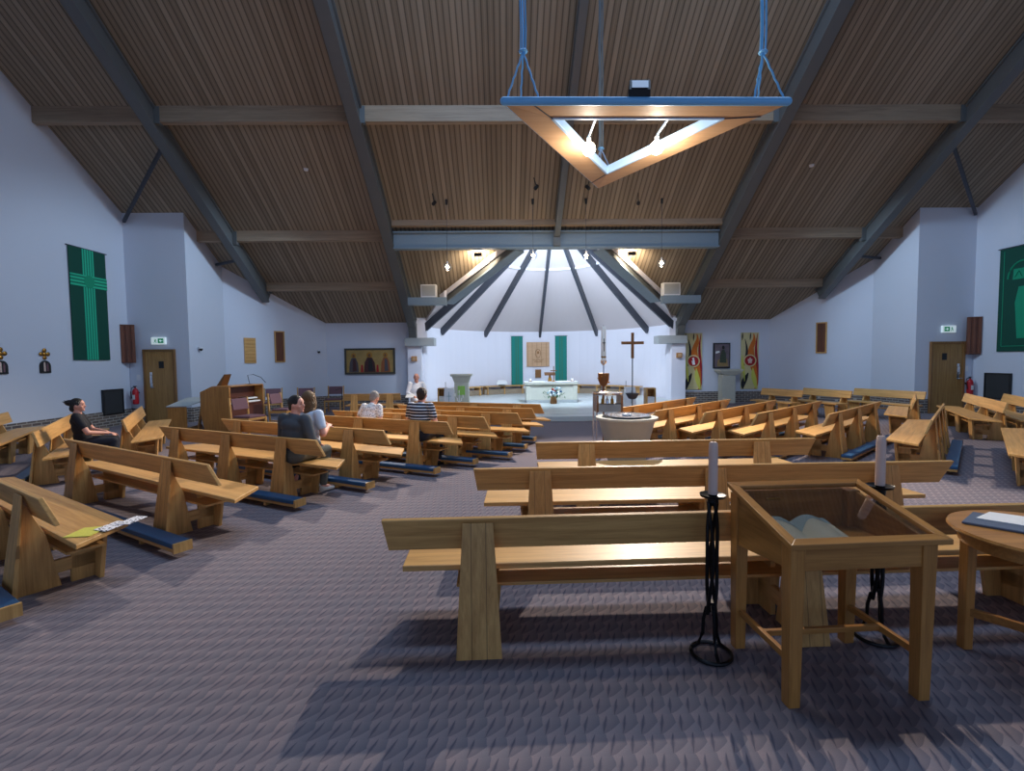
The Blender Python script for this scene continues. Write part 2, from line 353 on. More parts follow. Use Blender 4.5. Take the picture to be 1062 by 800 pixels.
def copy_tree(o, parent=None):
    c = o.copy(); COL.objects.link(c); c.parent = parent
    for ch in list(o.children): copy_tree(ch, c)
    return c
def struct(o): o['kind'] = 'structure'; return o

# ------------------------------------------------------------------ room shell
XL, XR, AX = -10.68, 13.72, 1.72
ZE, SL, YE = 3.137, 0.6568, 18.2
def rz_(y): return ZE+SL*(YE-y)            # roof height
YR = 4.2                                   # ridge
struct(MB().box(-12, 15, -5, 24, -0.1, 0).build('floor', 'carpet'))
pL = [(XL, -5), (XL, 13.95), (-8.97, 13.95), (-8.97, 15.72), (-6.63, 18.2), (-3.05, 18.2)]
pR = [(XR, -5), (XR, 13.92), (12.03, 13.92), (12.03, 15.6), (10.1, 18.2), (6.45, 18.2)]
def wallpoly(a, b, name, t=0.2, side=1, mat='wall'):
    (x0, y0), (x1, y1) = a, b
    if 'inner' in name: y0 += 0.2
    d = Vector((x1-x0, y1-y0, 0)).normalized(); n = Vector((-d.y, d.x, 0))*side*t
    tops = []
    ys = [y0, y1] if not (y0 < YR < y1) else [y0, YR, y1]
    pts = [(x0, y0, 0)]
    pts.append((x1, y1, 0))
    for y in ys[::-1]:
        f = 0 if y1 == y0 else (y-y0)/(y1-y0)
        z = rz_(y) if y >= YR else rz_(YR)-SL*(YR-y)
        pts.append((x0+(x1-x0)*f, y, z+0.02))
    if y0 == y1: pts = [(x0, y0, 0), (x1, y1, 0), (x1, y1, rz_(y1)+0.05), (x0, y0, rz_(y0)+0.05)]
    return struct(MB().prism(pts, n).build(name, mat))
for i, nm in enumerate(['wall_left', 'wall_left_return', 'wall_left_inner', 'wall_left_angled', 'wall_far_left']): wallpoly(pL[i], pL[i+1], nm, 0.2, 1)
for i, nm in enumerate(['wall_right', 'wall_right_return', 'wall_right_inner', 'wall_right_angled', 'wall_far_right']): wallpoly(pR[i], pR[i+1], nm, 0.2, -1)
def plinth(a, b, name, inw, h=0.42):
    (x0, y0), (x1, y1) = a, b; d = Vector((x1-x0, y1-y0, 0)).normalized(); n = Vector((-d.y, d.x, 0))*inw*0.03
    m = MB().prism([(x0, y0, 0), (x1, y1, 0), (x1, y1, h), (x0, y0, h)], n)
    struct(m.build(name, 'brick'))
for i, nm in enumerate(['left', 'left_return', 'left_inner', 'left_angled', 'far_left']):
    a, b = pL[i], pL[i+1]
    if nm == 'left_return': plinth(a, (-10.26, 13.95), 'baseboard_'+nm, -1); plinth((-9.36, 13.95), b, 'baseboard_'+nm, -1)
    else: plinth(a, b, 'baseboard_'+nm, -1)
for i, nm in enumerate(['right', 'right_return', 'right_inner', 'right_angled', 'far_right']):
    a, b = pR[i], pR[i+1]
    if nm == 'right_return': plinth(a, (13.5, 13.92), 'baseboard_'+nm, 1); plinth((12.42, 13.92), b, 'baseboard_'+nm, 1)
    else: plinth(a, b, 'baseboard_'+nm, 1)
# main roof slope with the opening for the sanctuary hood
roof = MB(); TH = Vector((0, 0, 0.12))
def rp(x, y): return Vector((x, y, rz_(y)))
for poly in ([(-10.95, YR), (13.95, YR), (13.95, 14.85), (-10.95, 14.85)],
             [(-10.95, 14.85), (0.35, 14.85), (-2.1, 16.95), (-2.98, 18.2), (-3.0, 18.4), (-10.95, 18.4)],
             [(13.95, 14.85), (3.05, 14.85), (5.5, 16.95), (6.42, 18.2), (6.45, 18.4), (13.95, 18.4)]):
    roof.prism([rp(*p) for p in poly], TH)
zr = rz_(YR); roof.prism([(-10.95, YR, zr), (13.95, YR, zr), (13.95, -5, zr-SL*(YR+5)), (-10.95, -5, zr-SL*(YR+5))], TH)
struct(roof.build('ceiling', 'planks'))
# apse: curved wall, conical hood
AC = Vector((AX, 18.2, 0)); AR = 4.72; AZ = 3.02; APEX = Vector((AX, 16.5, 6.72))
aw = MB(); nseg = 40; prev = None
for i in range(nseg+1):
    a = PI*i/nseg; p = AC+Vector((math.cos(a)*AR, math.sin(a)*AR, 0)); q = AC+Vector((math.cos(a)*(AR+0.2), math.sin(a)*(AR+0.2), 0))
    if prev:
        aw.hexa([prev[0], p, q, prev[1], prev[0]+Vector((0, 0, AZ)), p+Vector((0, 0, AZ)), q+Vector((0, 0, AZ)), prev[1]+Vector((0, 0, AZ))])
    prev = (p, q)
struct(aw.build('wall_apse', 'apsewall', smooth=True))
hd = MB()
base = [AC+Vector((math.cos(PI*i/nseg)*(AR+0.02), math.sin(PI*i/nseg)*(AR+0.02), AZ-0.0)) for i in range(nseg+1)]
def tri_slab(m, pts, t=0.06):
    a, b, c = [Vector(p) for p in pts[:3]]; n = (b-a).cross(c-a).normalized()
    if n.z < 0: n = -n
    m.prism(pts, n*t)
for i in range(nseg): tri_slab(hd, [base[i], base[i+1], APEX])
for sx_, P0, P1, e in ((1, Vector((-2.1, 16.95, rz_(16.95))), Vector((0.35, 14.85, rz_(14.85))), base[-1]), (-1, Vector((5.5, 16.95, rz_(16.95))), Vector((3.05, 14.85, rz_(14.85))), base[0])):
    tri_slab(hd, [e, P0, APEX]); tri_slab(hd, [P0, P1, APEX])
tri_slab(hd, [Vector((0.35, 14.85, rz_(14.85))), Vector((3.05, 14.85, rz_(14.85))), APEX])
struct(hd.build('ceiling_apse_hood', plain('hood_plaster', srgb(214, 204, 204), 0.85, 0, 0.01, 1.5)))
# bright ring high on the hood
ring = []
for i in range(0, 41):
    a = PI*i/40; pb = AC+Vector((math.cos(a)*AR, math.sin(a)*AR, AZ)); ring.append(pb.lerp(APEX, 0.60)-Vector((0, 0, 0.03)))
tag(MB().tube(ring, 0.045, 8).build('hood_ring', 'white', smooth=True), kind='structure')
# ribs under the hood
for dg in (-2, 24, 57, 90, 123, 156, 182):
    a = math.radians(dg); b0 = AC+Vector((math.cos(a)*(AR-0.02), math.sin(a)*(AR-0.02), AZ-0.16)); e = b0.lerp(APEX, 0.93)
    rb = MB().bar(b0, e-Vector((0, 0, 0.12)), 0.10, 0.26, up=(0, 0, 1)).build('hood_rib', 'darksteel'); struct(rb)
# far wall returns (piers), pads and upper blocks
for x0, x1, px0, px1, b0, b1, s in ((-3.55, -3.05, -3.62, -2.55, -3.26, -2.82, 1), (6.25, 6.78, 5.72, 6.78, 6.18, 6.60, -1)):
    struct(MB().box(x0, x1, 17.9, 18.5, 0, 2.24).build('wall_pier', 'apsewall'))
    struct(MB().box(px0, px1, 17.75, 18.35, 2.25, 2.54).build('trim_pad', 'concrete'))
    struct(MB().taper((b0+b1)/2, 18.12, 2.54, 3.42, abs(b1-b0), 0.35, abs(b1-b0)*0.7, 0.3).build('wall_pier_block', 'apsewall'))
# rafters
dr = Vector((0, 1, -SL)).normalized(); nr_ = Vector((0, SL, 1)).normalized()
for x, y1, wd, dp in ((-8.0, 16.75, .24, .42), (-3.33, 18.1, .27, .46), (1.6, 14.45, .16, .34), (6.55, 18.1, .27, .46), (10.98, 16.8, .24, .42)):
    a = Vector((x, YR, rz_(YR)))-nr_*dp/2; b = Vector((x, y1, rz_(y1)))-nr_*dp/2
    m = MB().bar(a, b, wd*0.62, dp, up=(0, 0, 1))
    m.bar(a-nr_*(dp/2), b-nr_*(dp/2), wd, 0.05, up=(0, 0, 1)).bar(a+nr_*(dp/2-0.05), b+nr_*(dp/2-0.05), wd, 0.05, up=(0, 0, 1))
    if y1 > 18:   # foot standing on its pad
        m.hexa([(x-wd/2, 17.8, 2.54), (x+wd/2, 17.8, 2.54), (x+wd/2, 18.1, 2.54), (x-wd/2, 18.1, 2.54), (x-wd/2, 17.55, 3.2), (x+wd/2, 17.55, 3.2), (x+wd/2, 18.12, 3.0), (x-wd/2, 18.12, 3.0)])
    struct(m.build('rafter', 'steel'))
# purlins
def purlin(x0, x1, y, h=0.33, t=0.12):
    struct(MB().hexa([(x0, y, rz_(y)-h), (x1, y, rz_(y)-h), (x1, y+t, rz_(y)-h-0.02), (x0, y+t, rz_(y)-h-0.02), (x0, y, rz_(y)+.02), (x1, y, rz_(y)+.02), (x1, y+t, rz_(y+t)+.02), (x0, y+t, rz_(y+t)+.02)]).build('purlin', 'purlin'))
R_X = [-8.0, -3.33, 1.6, 6.55, 10.98]
for a, b in ((XL, -8.12), (-7.88, -3.45), (-3.2, 1.51), (1.69, 6.43), (6.68, 10.86), (11.1, XR)): purlin(a, b, 11.45, 0.36)
for a, b in ((-8.97, -8.12), (-7.88, -3.45), (6.68, 10.86), (11.1, 12.03)): purlin(a, b, 14.5, 0.30)
for a, b in ((-7.88, -3.45), (6.68, 10.86)): purlin(a, b, 16.35, 0.27)
purlin(-3.2, 6.43, 14.2, 0.16, 0.1)
# grey sleeves where purlins meet rafters
for x, y in ((-8.0, 11.45), (-3.33, 11.45), (6.55, 11.45), (10.98, 11.45), (-8.0, 14.5), (10.98, 14.5)):
    s_ = MB().box(x-.2, x+.2, y-.02, y+.1, rz_(y)-.40, rz_(y)-.02)
    struct(s_.build('rafter_sleeve', 'steel'))
# big cross beam with flanges
cb = MB().box(-3.2, 6.42, 14.42, 14.52, 5.02, 5.44)
cb.box(-3.2, 6.42, 14.34, 14.6, 4.98, 5.02).box(-3.2, 6.42, 14.34, 14.6, 5.44, 5.48)
struct(cb.build('cross_beam', 'palesteel'))
struct(MB().box(1.5, 1.7, 14.3, 14.41, 5.03, 5.46).build('beam_stiffener', 'steel'))
# trimmers around the hood opening and speaker ledges
for s, xs in ((1, lambda x: x), (-1, lambda x: 2*AX-x)):
    P0 = Vector((xs(-2.0), 16.85, rz_(16.85)-0.16)); P1 = Vector((xs(0.38), 14.85, rz_(14.85)-0.14))
    m = MB().bar(P0, P1, 0.12, 0.42, up=(0, 0, 1)); struct(m.build('hood_trimmer', 'steel'))
    m = MB().bar(P0+Vector((s*0.14, -0.05, -0.20)), P1+Vector((s*0.14, -0.05, -0.20)), 0.42, 0.04, up=(0, 0, 1)); struct(m.build('hood_trimmer_flange', 'palesteel'))
    m = MB(); x0, x1 = sorted((xs(-3.15), xs(-1.88))); m.box(x0, x1, 16.08, 16.33, 3.54, 3.79); struct(m.build('speaker_ledge', 'palesteel'))
    xw = xs(-1.92); struct(MB().box(xw-.03, xw+.03, 16.15, 16.33, 3.79, 4.02).build('white_upstand', 'apsewall'))
    m = MB().bar(P0+Vector((-s*0.16, -0.05, 0.02)), P1+Vector((-s*0.16, -0.05, 0.02)), 0.05, 0.16); struct(m.build('hood_white_trim', 'apsewall'))
# tie struts
def strut(a, b): struct(MB().bar(a, b, 0.07, 0.07).build('tie_strut', 'darksteel'))
strut((-8.0, 11.85, rz_(11.85)-.42), (-10.58, 13.88, 5.67)); strut((10.98, 11.85, rz_(11.85)-.42), (13.62, 13.88, 5.74))
strut((-8.05, 15.0, rz_(15.0)-.42), (-8.93, 15.35, 4.75)); strut((11.0, 15.0, rz_(15.0)-.42), (11.99, 15.3, 4.8))
# sanctuary platform
pf = MB(); pts = [(AX+math.cos(a)*5.15, 18.2+math.sin(a)*5.15, 0) for a in [PI+PI*i/40 for i in range(41)]]
pts = [(x, y, 0.0) for x, y, z in pts if True]
pf.prism([(-2.9, 18.1, 0.0)]+[(max(-3.45, min(6.9, x)), y, 0.0) for x, y, z in pts if y < 17.9]+[(6.25, 18.1, 0.0)], (0, 0, 0.14))
struct(pf.build('floor_sanctuary_step', 'floorstone', bevel=0.01))
pf = MB(); pf.prism([(AX+math.cos(a)*4.6, 18.2+math.sin(a)*4.6, 0.001) for a in [2*PI*i/56 for i in range(56)]], (0, 0, 0.145))
struct(pf.build('floor_sanctuary', 'floorstone'))
# the ridge is closed, with no skylight; the shell is open behind the viewer

# doors
def door(name, x0, x1, y, hx, win, label_side):
    fr = MB().box(x0-.06, x0, y-.07, y+.0, 0, 2.1).box(x1, x1+.06, y-.07, y, 0, 2.1).box(x0, x1, y-.07, y, 2.04, 2.1)
    o = struct(fr.build(name, 'doorframe', bevel=.004))
    lf = MB().box(x0, x1, y-.045, y-.003, 0.005, 2.04).build('door_leaf', 'door', o)
    MB().box(win-.07, win+.07, y-.052, y-.044, 1.56, 1.76).build('vision_panel', 'black', o)
    h = MB().box(hx-.035, hx+.035, y-.052, y-.044, 1.0, 1.45).build('push_plate', 'chrome', o)
    MB().tube([(hx, y-.05, 1.12), (hx, y-.09, 1.14), (hx, y-.09, 1.36), (hx, y-.05, 1.38)], .01).build('door_handle', 'chrome', o, smooth=True)
    MB().tube([(hx+.01, y-.05, 1.02), (hx+.01, y-.09, 1.02), (hx+.11, y-.09, 1.02)], .009).build('door_lever', 'chrome', o, smooth=True)
door('door_1', -10.2, -9.42, 13.95, -10.05, -9.75, 'left')
door('door_2', 12.5, 13.4, 13.92, 13.27, 12.85, 'right')

# ------------------------------------------------------------------ pews
def pew(label, group, left, right, posts, SLr=-.05, SLf=.0, SRr=.0, SRf=.0, bl=0.0, br=0.0, kneel=None, kname=True, z=.78):
    """left/right: backrest top ends as seen from behind; faces local +y. S*: seat overhang past each end (rear, front); b*: backrest bottom overhang"""
    L0 = Vector((*left, 0)); R0 = Vector((*right, 0)); d = R0-L0; Ln = d.length; ang = math.atan2(d.y, d.x)
    root = thing('pew', label, 'pew', L0, ang, group)
    # backrest board
    yb = .065; zb = z-.205; t = .032
    MB().hexa([(-bl, yb, zb), (Ln+br, yb, zb), (Ln+br, yb+t, zb+.008), (-bl, yb+t, zb+.008), (0, 0, z-.006), (Ln, 0, z-.006), (Ln, t, z), (0, t, z)]).build('backrest', 'oak_x', root, bevel=.006)
    # seat
    MB().prism([(-SLr, .135, .415), (Ln+SRr, .135, .415), (Ln+SRf, .53, .415), (-SLf, .53, .415)], (0, 0, .036)).build('seat', 'oak_x', root, bevel=.006)
    # shelf under the seat
    MB().box(posts[0]-.14, min(Ln-.14, posts[-1]+.34), .17, .40, .295, .315).build('book_shelf', 'oak_x', root, bevel=.003)
    for p in posts:
        # rear board
        m = MB().hexa([(p-.13, -.10, 0), (p+.13, -.10, 0), (p+.13, -.065, 0), (p-.13, -.065, 0), (p-.088, -.004, z-.03), (p+.088, -.004, z-.03), (p+.088, .003, z-.03), (p-.088, .003, z-.03)])
        o = m.build('post', 'post', root, bevel=.003)
        # side gusset
        m = MB().prism([(p-.02, -.065, 0), (p-.02, .20, 0), (p-.02, .13, .41), (p-.02, .062, zb), (p-.02, -.002, z-.05)], (.04, 0, 0))
        m.build('gusset', 'oak_z', root, bevel=.003)
        # front leg
        m = MB().hexa([(p-.12, .40, 0), (p+.12, .40, 0), (p+.12, .43, 0), (p-.12, .43, 0), (p-.16, .43, .414), (p+.16, .43, .414), (p+.16, .46, .414), (p-.16, .46, .414)])
        m.prism([(p-.018, .26, 0), (p-.018, .40, 0), (p-.018, .43, .414), (p-.018, .27, .414)], (.036, 0, 0))
        m.build('leg', 'oak_z', root, bevel=.003)
        MB().box(p-.018, p+.018, .12, .41, .10, .20).build('stretcher', 'oak_y', root, bevel=.003)
    if kneel:
        a, b = kneel
        kr = MB().box(a, b, -.265, -.125, .055, .085); kr = kr.build('kneeler', 'oak_x', root, bevel=.003)
        MB().box(a+.005, b-.012, -.27, -.12, .086, .135).build('kneeler_pad', 'vinyl', kr, bevel=.012)
        for p in posts:
            MB().box(p-.02, p+.02, -.25, -.10, .012, .054).build('kneeler_foot', 'oak_y', kr)
        MB().box(b-.012, b+.012, -.27, -.12, .05, .135).build('kneeler_end', 'oak_z', kr)
    return root
S = 1.0227
def sp(x, y): return (x*S, y*S)
GP = 'pews facing the altar in the middle of the nave'
pew('light oak pew nearest the viewer, behind the glass-topped display case', 'foreground oak pews', (-.71, 2.71), (4.0, 2.85), [.55, 2.46, 4.2], -.09, -.09, 0, 0, -.025, -.05)
pew('long light oak pew second from the front of the photo, behind the nearest pew', 'foreground oak pews', sp(-.26, 3.90), sp(3.78, 3.95), [.56, 2.05, 3.55], -.08, -.10, -.12, -.16, -.03, -.07)
pew('light oak pew standing just in front of the round stone font', 'foreground oak pews', sp(.33, 5.12), sp(3.40, 5.17), [.56, 2.52], -.05, -.06, -.1, -.12, -.02, -.05)
GL = 'pews in the fan left of the centre aisle'
def LP(label, rx, ry, ang, Ln, posts, kn=True):
    a = math.radians(ang); R = Vector((rx*S, ry*S)); L = R-Vector((math.cos(a), math.sin(a)))*Ln
    return pew(label, GL, (L.x, L.y), (R.x, R.y), posts, .10, -.15, .19, -.08, -.10, .07, kneel=(.25, Ln+(.08 if ang == -33 else -.05)) if kn else None)
LP('angled oak pew at the left edge of the photo with leaflets on its seat', -3.10, 3.20, -33, 3.2, [.45, 1.7, 2.78])
LP('angled oak pew, second from the viewer left of the aisle, with two posts showing', -2.61, 4.21, -31, 3.2, [.33, 2.5])
pL3 = LP('angled oak pew the man in the grey jumper sits on', -2.15, 5.46, -27.5, 3.2, [.42, 1.55, 2.62])
LP('angled oak pew directly ahead of the man in the grey jumper', -1.57, 6.18, -27.5, 3.4, [.42, 1.6, 2.8])
LP('oak pew on which the man in the striped shirt sits', -.84, 6.96, -26, 3.2, [.42, 1.5, 2.62])
LP('oak pew just ahead of the man in the striped shirt', -.33, 7.54, -25, 3.2, [.42, 1.5, 2.62])
LP('third oak pew from the altar step left of the aisle', .21, 8.03, -24, 3.1, [.42, 1.5, 2.5])
LP('second oak pew from the altar step left of the aisle', .50, 8.78, -22.5, 3.0, [.42, 1.5, 2.5])
LP('frontmost oak pew left of the aisle, nearest the altar step', .71, 9.60, -22, 3.0, [.42, 1.5, 2.5])
GW = 'pews along the left wall'
def side(label, near, ang, Ln, grp, left_is_near, posts, kn=True):
    a = math.radians(ang); nv = Vector(near)*S; far = nv+Vector((math.cos(a), math.sin(a)))*Ln
    if left_is_near: return pew(label, grp, tuple(nv), tuple(far), posts, .25, -.06, -.05, .1, .05, -.05, kneel=(.2, Ln-.3) if kn else None)
    return pew(label, grp, tuple(far), tuple(nv), posts, -.05, .1, .25, -.06, -.05, .05, kneel=(.3, Ln-.2) if kn else None)
side('oak pew whose back shows behind the woman in black, left of her', (-6.21, 6.38), 124, 3.1, GW, False, [.5, 1.6, 2.75])
side('oak pew turned towards the organ, just ahead of the woman in black', (-6.07, 7.69), 122, 3.1, GW, False, [.5, 1.6, 2.75])
side('oak pew against the left wall, its back cut by the left edge of the photo', (-7.9, 6.75), 122, 3.1, GW, False, [.5, 1.6, 2.75])
GR = 'pews in the fan right of the centre aisle'
def RP(label, lx, ly, ang, Ln, posts, kn=True):
    a = math.radians(ang); L = Vector((lx*S, ly*S)); R = L+Vector((math.cos(a), math.sin(a)))*Ln
    return pew(label, GR, (L.x, L.y), (R.x, R.y), posts, .22, -.08, .05, -.15, .09, -.10, kneel=(.12, Ln-.2) if kn else None)
RP('farthest oak pew of the right fan, beside the right sanctuary pier', 2.15, 8.75, 44, 3.2, [.5, 1.65, 2.75])
RP('second farthest oak pew of the right fan, touching the stone font in view', 2.60, 8.15, 43, 3.2, [.5, 1.65, 2.75])
RP('third oak pew of the right fan, in line with the right-hand flame banner', 3.31, 7.80, 42, 3.3, [.5, 1.65, 2.75])
RP('fourth oak pew of the right fan, one ahead of the blue-kneeler pew', 4.03, 7.54, 41, 3.3, [.5, 1.65, 2.75])
RP('oak pew of the right fan with bright blue kneeler and three posts', 5.05, 7.35, 40, 3.25, [.5, 1.6, 2.7])
RP('oak pew seen end-on at the right with its wide seat towards the aisle', 5.90, 6.50, 45, 3.3, [.45, 1.3, 2.2, 2.95])
RP('oak pew cut by the right edge of the photo, showing its seat end', 6.50, 5.35, 45, 3.2, [.45, 1.6, 2.75])
GX = 'pews by the right wall'
side('oak pew by the right wall with its backrest facing the viewer, below the fire extinguisher', (9.35, 8.75), 57, 3.0, GX, True, [.4, 1.5, 2.6])
side('oak pew at the right edge of the photo under the dark floor grille', (9.95, 8.4), 57, 3.1, GX, True, [.4, 1.5, 2.6])
side('short oak pew seen end-on between the two groups at the right', (8.35, 9.6), 49, 2.2, GX, True, [.4, 1.7], False)
GF = 'pews facing across in front of the right angled wall'
for lb, n_, f_ in (('leftmost of the three oak pews facing across below the right louvre', (8.25, 13.1), (7.75, 14.3)),
                   ('middle of the three oak pews facing across below the right louvre', (9.25, 12.6), (8.95, 14.2)),
                   ('rightmost of the three oak pews facing across, nearest the right-hand door', (10.7, 12.0), (10.15, 13.75))):
    pew(lb, GF, n_, f_, [.3, (Vector(f_)-Vector(n_)).length-.3], 0, 0, 0, 0)
pew('oak pew against the far left wall below the icon panel', 'small pews near the left pier', (-4.55, 13.7), (-2.95, 13.7), [.3, 1.3], 0, 0, 0, 0)

# ------------------------------------------------------------------ display case with open book
def display_case():
    t = thing('display_case', 'varnished oak display case with sloping glass lid holding an open book', 'display case', (1.37, 2.23, 0), math.radians(2.8))
    W, D = .66, .48; zf, zb = .815, .935
    for x, y, zt in ((0, 0, zf), (W, 0, zf), (0, D, zb), (W, D, zb)):
        MB().taper(x, y, 0, zt-.025, .058, .058, .074, .074).build('leg', 'case_z', t, bevel=.003)
    MB().box(.034, W-.034, -.028, -.008, zf-.145, zf-.02).build('front_apron', 'case_x', t, bevel=.002)
    MB().box(.034, W-.034, D+.008, D+.028, zb-.24, zb-.02).build('back_apron', 'case_x', t, bevel=.002)
    for x in (-.028, W+.008):
        MB().prism([(x, .034, zf-.145), (x, D-.034, zf-.20), (x, D-.034, zb-.03), (x, .034, zf-.015)], (.02, 0, 0)).build('side_apron', 'case_y', t, bevel=.002)
    MB().box(-.01, W+.01, .0, D, zf-.13, zf-.115).build('case_floor', 'case_x', t)
    def zt(y): return zf+(zb-zf)*(y/D)
    x0, x1, y0, y1, f = -.055, W+.085, -.065, D+.045, .05
    def lidbar(a, b, c, d): return MB().prism([(a[0], a[1], zt(a[1])-.012), (b[0], b[1], zt(b[1])-.012), (c[0], c[1], zt(c[1])-.012), (d[0], d[1], zt(d[1])-.012)], (0, 0, .026))
    lid = lidbar((x0, y0), (x1, y0), (x1-f, y0+f), (x0+f, y0+f)).build('lid_frame', 'case_x', t, bevel=.003)
    lidbar((x0, y1), (x1, y1), (x1-f, y1-f), (x0+f, y1-f)).build('lid_frame', 'case_x', t, bevel=.003)
    lidbar((x0, y0), (x0, y1), (x0+f, y1-f), (x0+f, y0+f)).build('lid_frame', 'case_y', t, bevel=.003)
    lidbar((x1, y0), (x1, y1), (x1-f, y1-f), (x1-f, y0+f)).build('lid_frame', 'case_y', t, bevel=.003)
    MB().prism([(x0+f, y0+f, zt(y0+f)-.002), (x1-f, y0+f, zt(y0+f)-.002), (x1-f, y1-f, zt(y1-f)-.002), (x0+f, y1-f, zt(y1-f)-.002)], (0, 0, .004)).build('glass_lid', 'smokeglass', lid)
    MB().tube([(.16, D+.006, zb-.07), (.22, D+.0, zb-.065), (.24, D+.004, zb-.07)], .008).build('catch', 'gold', t)
    MB().box(-.012, .012, .03, D-.03, .20, .235).build('stretcher', 'case_y', t, bevel=.002)
    MB().box(W-.012, W+.012, .03, D-.03, .20, .235).build('stretcher', 'case_y', t, bevel=.002)
    MB().box(.012, W-.012, D/2-.012, D/2+.012, .205, .235).build('stretcher', 'case_x', t, bevel=.002)
display_case()
def open_book(loc, rz, W=.24, D=.34, tilt=.12, label='', mats=('bookgrey', 'page')):
    t = thing('open_book', label, 'book', loc, rz)
    for s in (-1, 1):
        m = MB(); n = 8; top = []; bot = []
        for i in range(n+1):
            u = i/n; x = s*W*u; zz = .006+.045*math.sin(PI*min(1, u*1.15)*.86)*(1-.35*u); top.append((x, zz)); bot.append((x, .0))
        for i in range(n):
            for (a, b_, c, d_) in (((top[i]), (top[i+1]), bot[i+1], bot[i]),):
                m.add([(a[0], 0, a[1]), (b_[0], 0, b_[1]), (b_[0], D, b_[1]+tilt*D), (a[0], D, a[1]+tilt*D), (d_[0], 0, 0), (c[0], 0, 0), (c[0], D, tilt*D), (d_[0], D, tilt*D)],
                      [(0, 1, 2, 3), (4, 7, 6, 5), (0, 4, 5, 1), (3, 2, 6, 7)])
        m.build('page_block', mats[1], t, smooth=True)
        top2 = [(x, zz+.002) for x, zz in top]; m = MB()
        for i in range(n):
            a, b_ = top2[i], top2[i+1]; y0a = D*(.66+.22*math.sin(PI*i/n*.8)); y0b = D*(.66+.22*math.sin(PI*(i+1)/n*.8))
            m.add([(a[0], y0a, a[1]+tilt*y0a), (b_[0], y0b, b_[1]+tilt*y0b), (b_[0], D*.995, b_[1]+tilt*D*.995), (a[0], D*.995, a[1]+tilt*D*.995)], [(0, 1, 2, 3)])
        m.build('turned_leaf', mats[0], t, smooth=True)
    return t
open_book((1.615, 2.325, .69), math.radians(6), .205, .30, .22, 'open book with cream and blue-grey pages inside the glass display case')

# round side table
t = thing('round_table', 'small round oak table cut by the right edge, beside the display case', 'table', (2.80, 2.39, 0), 0)
MB().lathe([(.36, .733), (.395, .738), (.40, .748), (.395, .760), (.0, .760)], n=48, cap=False).build('tabletop', 'case_x', t, smooth=True)
MB().lathe([(.35, .67), (.35, .735), (.33, .735), (.33, .67), (.35, .67)], n=48, cap=False).build('apron', 'case_x', t, smooth=True)
lp = [(math.cos(a)*.31, math.sin(a)*.31) for a in (math.radians(122), math.radians(38), math.radians(-52), math.radians(-132))]
for x, y in lp: MB().taper(x, y, 0, .735, .05, .05, .056, .056).build('leg', 'case_z', t, bevel=.004)
for i in range(2):
    a, b_ = Vector((*lp[i], .22)), Vector((*lp[i+2], .22)); pts = [a.lerp(b_, k/10)+Vector((0, 0, .0)) for k in range(11)]
    MB().bar(a, b_, .03, .045).build('stretcher', 'case_x', t, bevel=.003)
o = MB().prism([(2.50, 2.56, .761), (2.95, 2.10, .761), (3.14, 2.30, .761), (2.72, 2.72, .761)], (0, 0, .012)).build('document_folder', 'navy', bevel=.003); tag(o, 'slate blue folder lying on the round table', 'folder')
o = MB().prism([(2.62, 2.60, .7735), (2.98, 2.24, .7735), (3.12, 2.42, .7735), (2.80, 2.70, .7735)], (0, 0, .004)).build('paper_sheet', 'paper'); tag(o, 'white paper sheets on the slate blue folder on the round table', 'paper')

# wrought iron candle stands
def candle_stand(x, y, label, clabel, zp=.925):
    t = thing('candle_stand', label, 'candle stand', (x, y, 0), 0, 'black wrought iron candle stands')
    MB().tube([(math.cos(2*PI*i/32)*.108, math.sin(2*PI*i/32)*.108, .014) for i in range(32)], .011, 8, closed=True).build('base_ring', 'iron', t, smooth=True)
    for k in range(3):
        a = 2*PI*k/3+.5; c, s = math.cos(a), math.sin(a)
        MB().tube([(c*.105, s*.105, .018), (c*.07, s*.07, .05), (c*.045, s*.045, .12), (c*.043, s*.043, .20), (c*.028, s*.028, .27), (c*.006, s*.006, .30)], .010, 8).build('foot_scroll', 'iron', t, smooth=True)
    for k in range(4):
        a0 = 2*PI*k/4; m = MB(); pts = []
        for i in range(25):
            u = i/24; z = .24+(.885-.24)*u; tw = a0+(1.2*math.sin(PI*u))*1.2; rad = .024+.002*math.sin(PI*u)
            pts.append((math.cos(tw)*rad, math.sin(tw)*rad, z))
        m.tube(pts, .0105, 8).build('twisted_rod', 'iron', t, smooth=True)
    MB().lathe([(.026, .30), (.026, .315)], n=16).build('collar', 'iron', t, smooth=True)
    MB().lathe([(.012, .86), (.030, .88), (.030, .90), (.066, .912), (.070, .925), (.066, .922), (.02, .915), (.02, .945), (.024, .945), (.024, .915)], n=24).build('drip_pan', 'iron', t, smooth=True)
    c = thing('pillar_candle', clabel, 'candle', (x, y, .926), 0, 'pale candles on iron stands')
    MB().lathe([(.025, 0), (.0245, .25), (.022, .285), (.016, .292)], n=20).build('wax', 'wax', c, smooth=True)
    MB().tube([(0, 0, .29), (.001, 0, .305)], .0018, 6).build('wick', 'black', c)
candle_stand(1.155, 2.63, 'black wrought iron candle stand left of the display case', 'pale pinkish candle on the iron stand left of the display case')
candle_stand(2.20, 2.76, 'black wrought iron candle stand behind the right side of the display case', 'pale pinkish candle on the iron stand behind the display case')

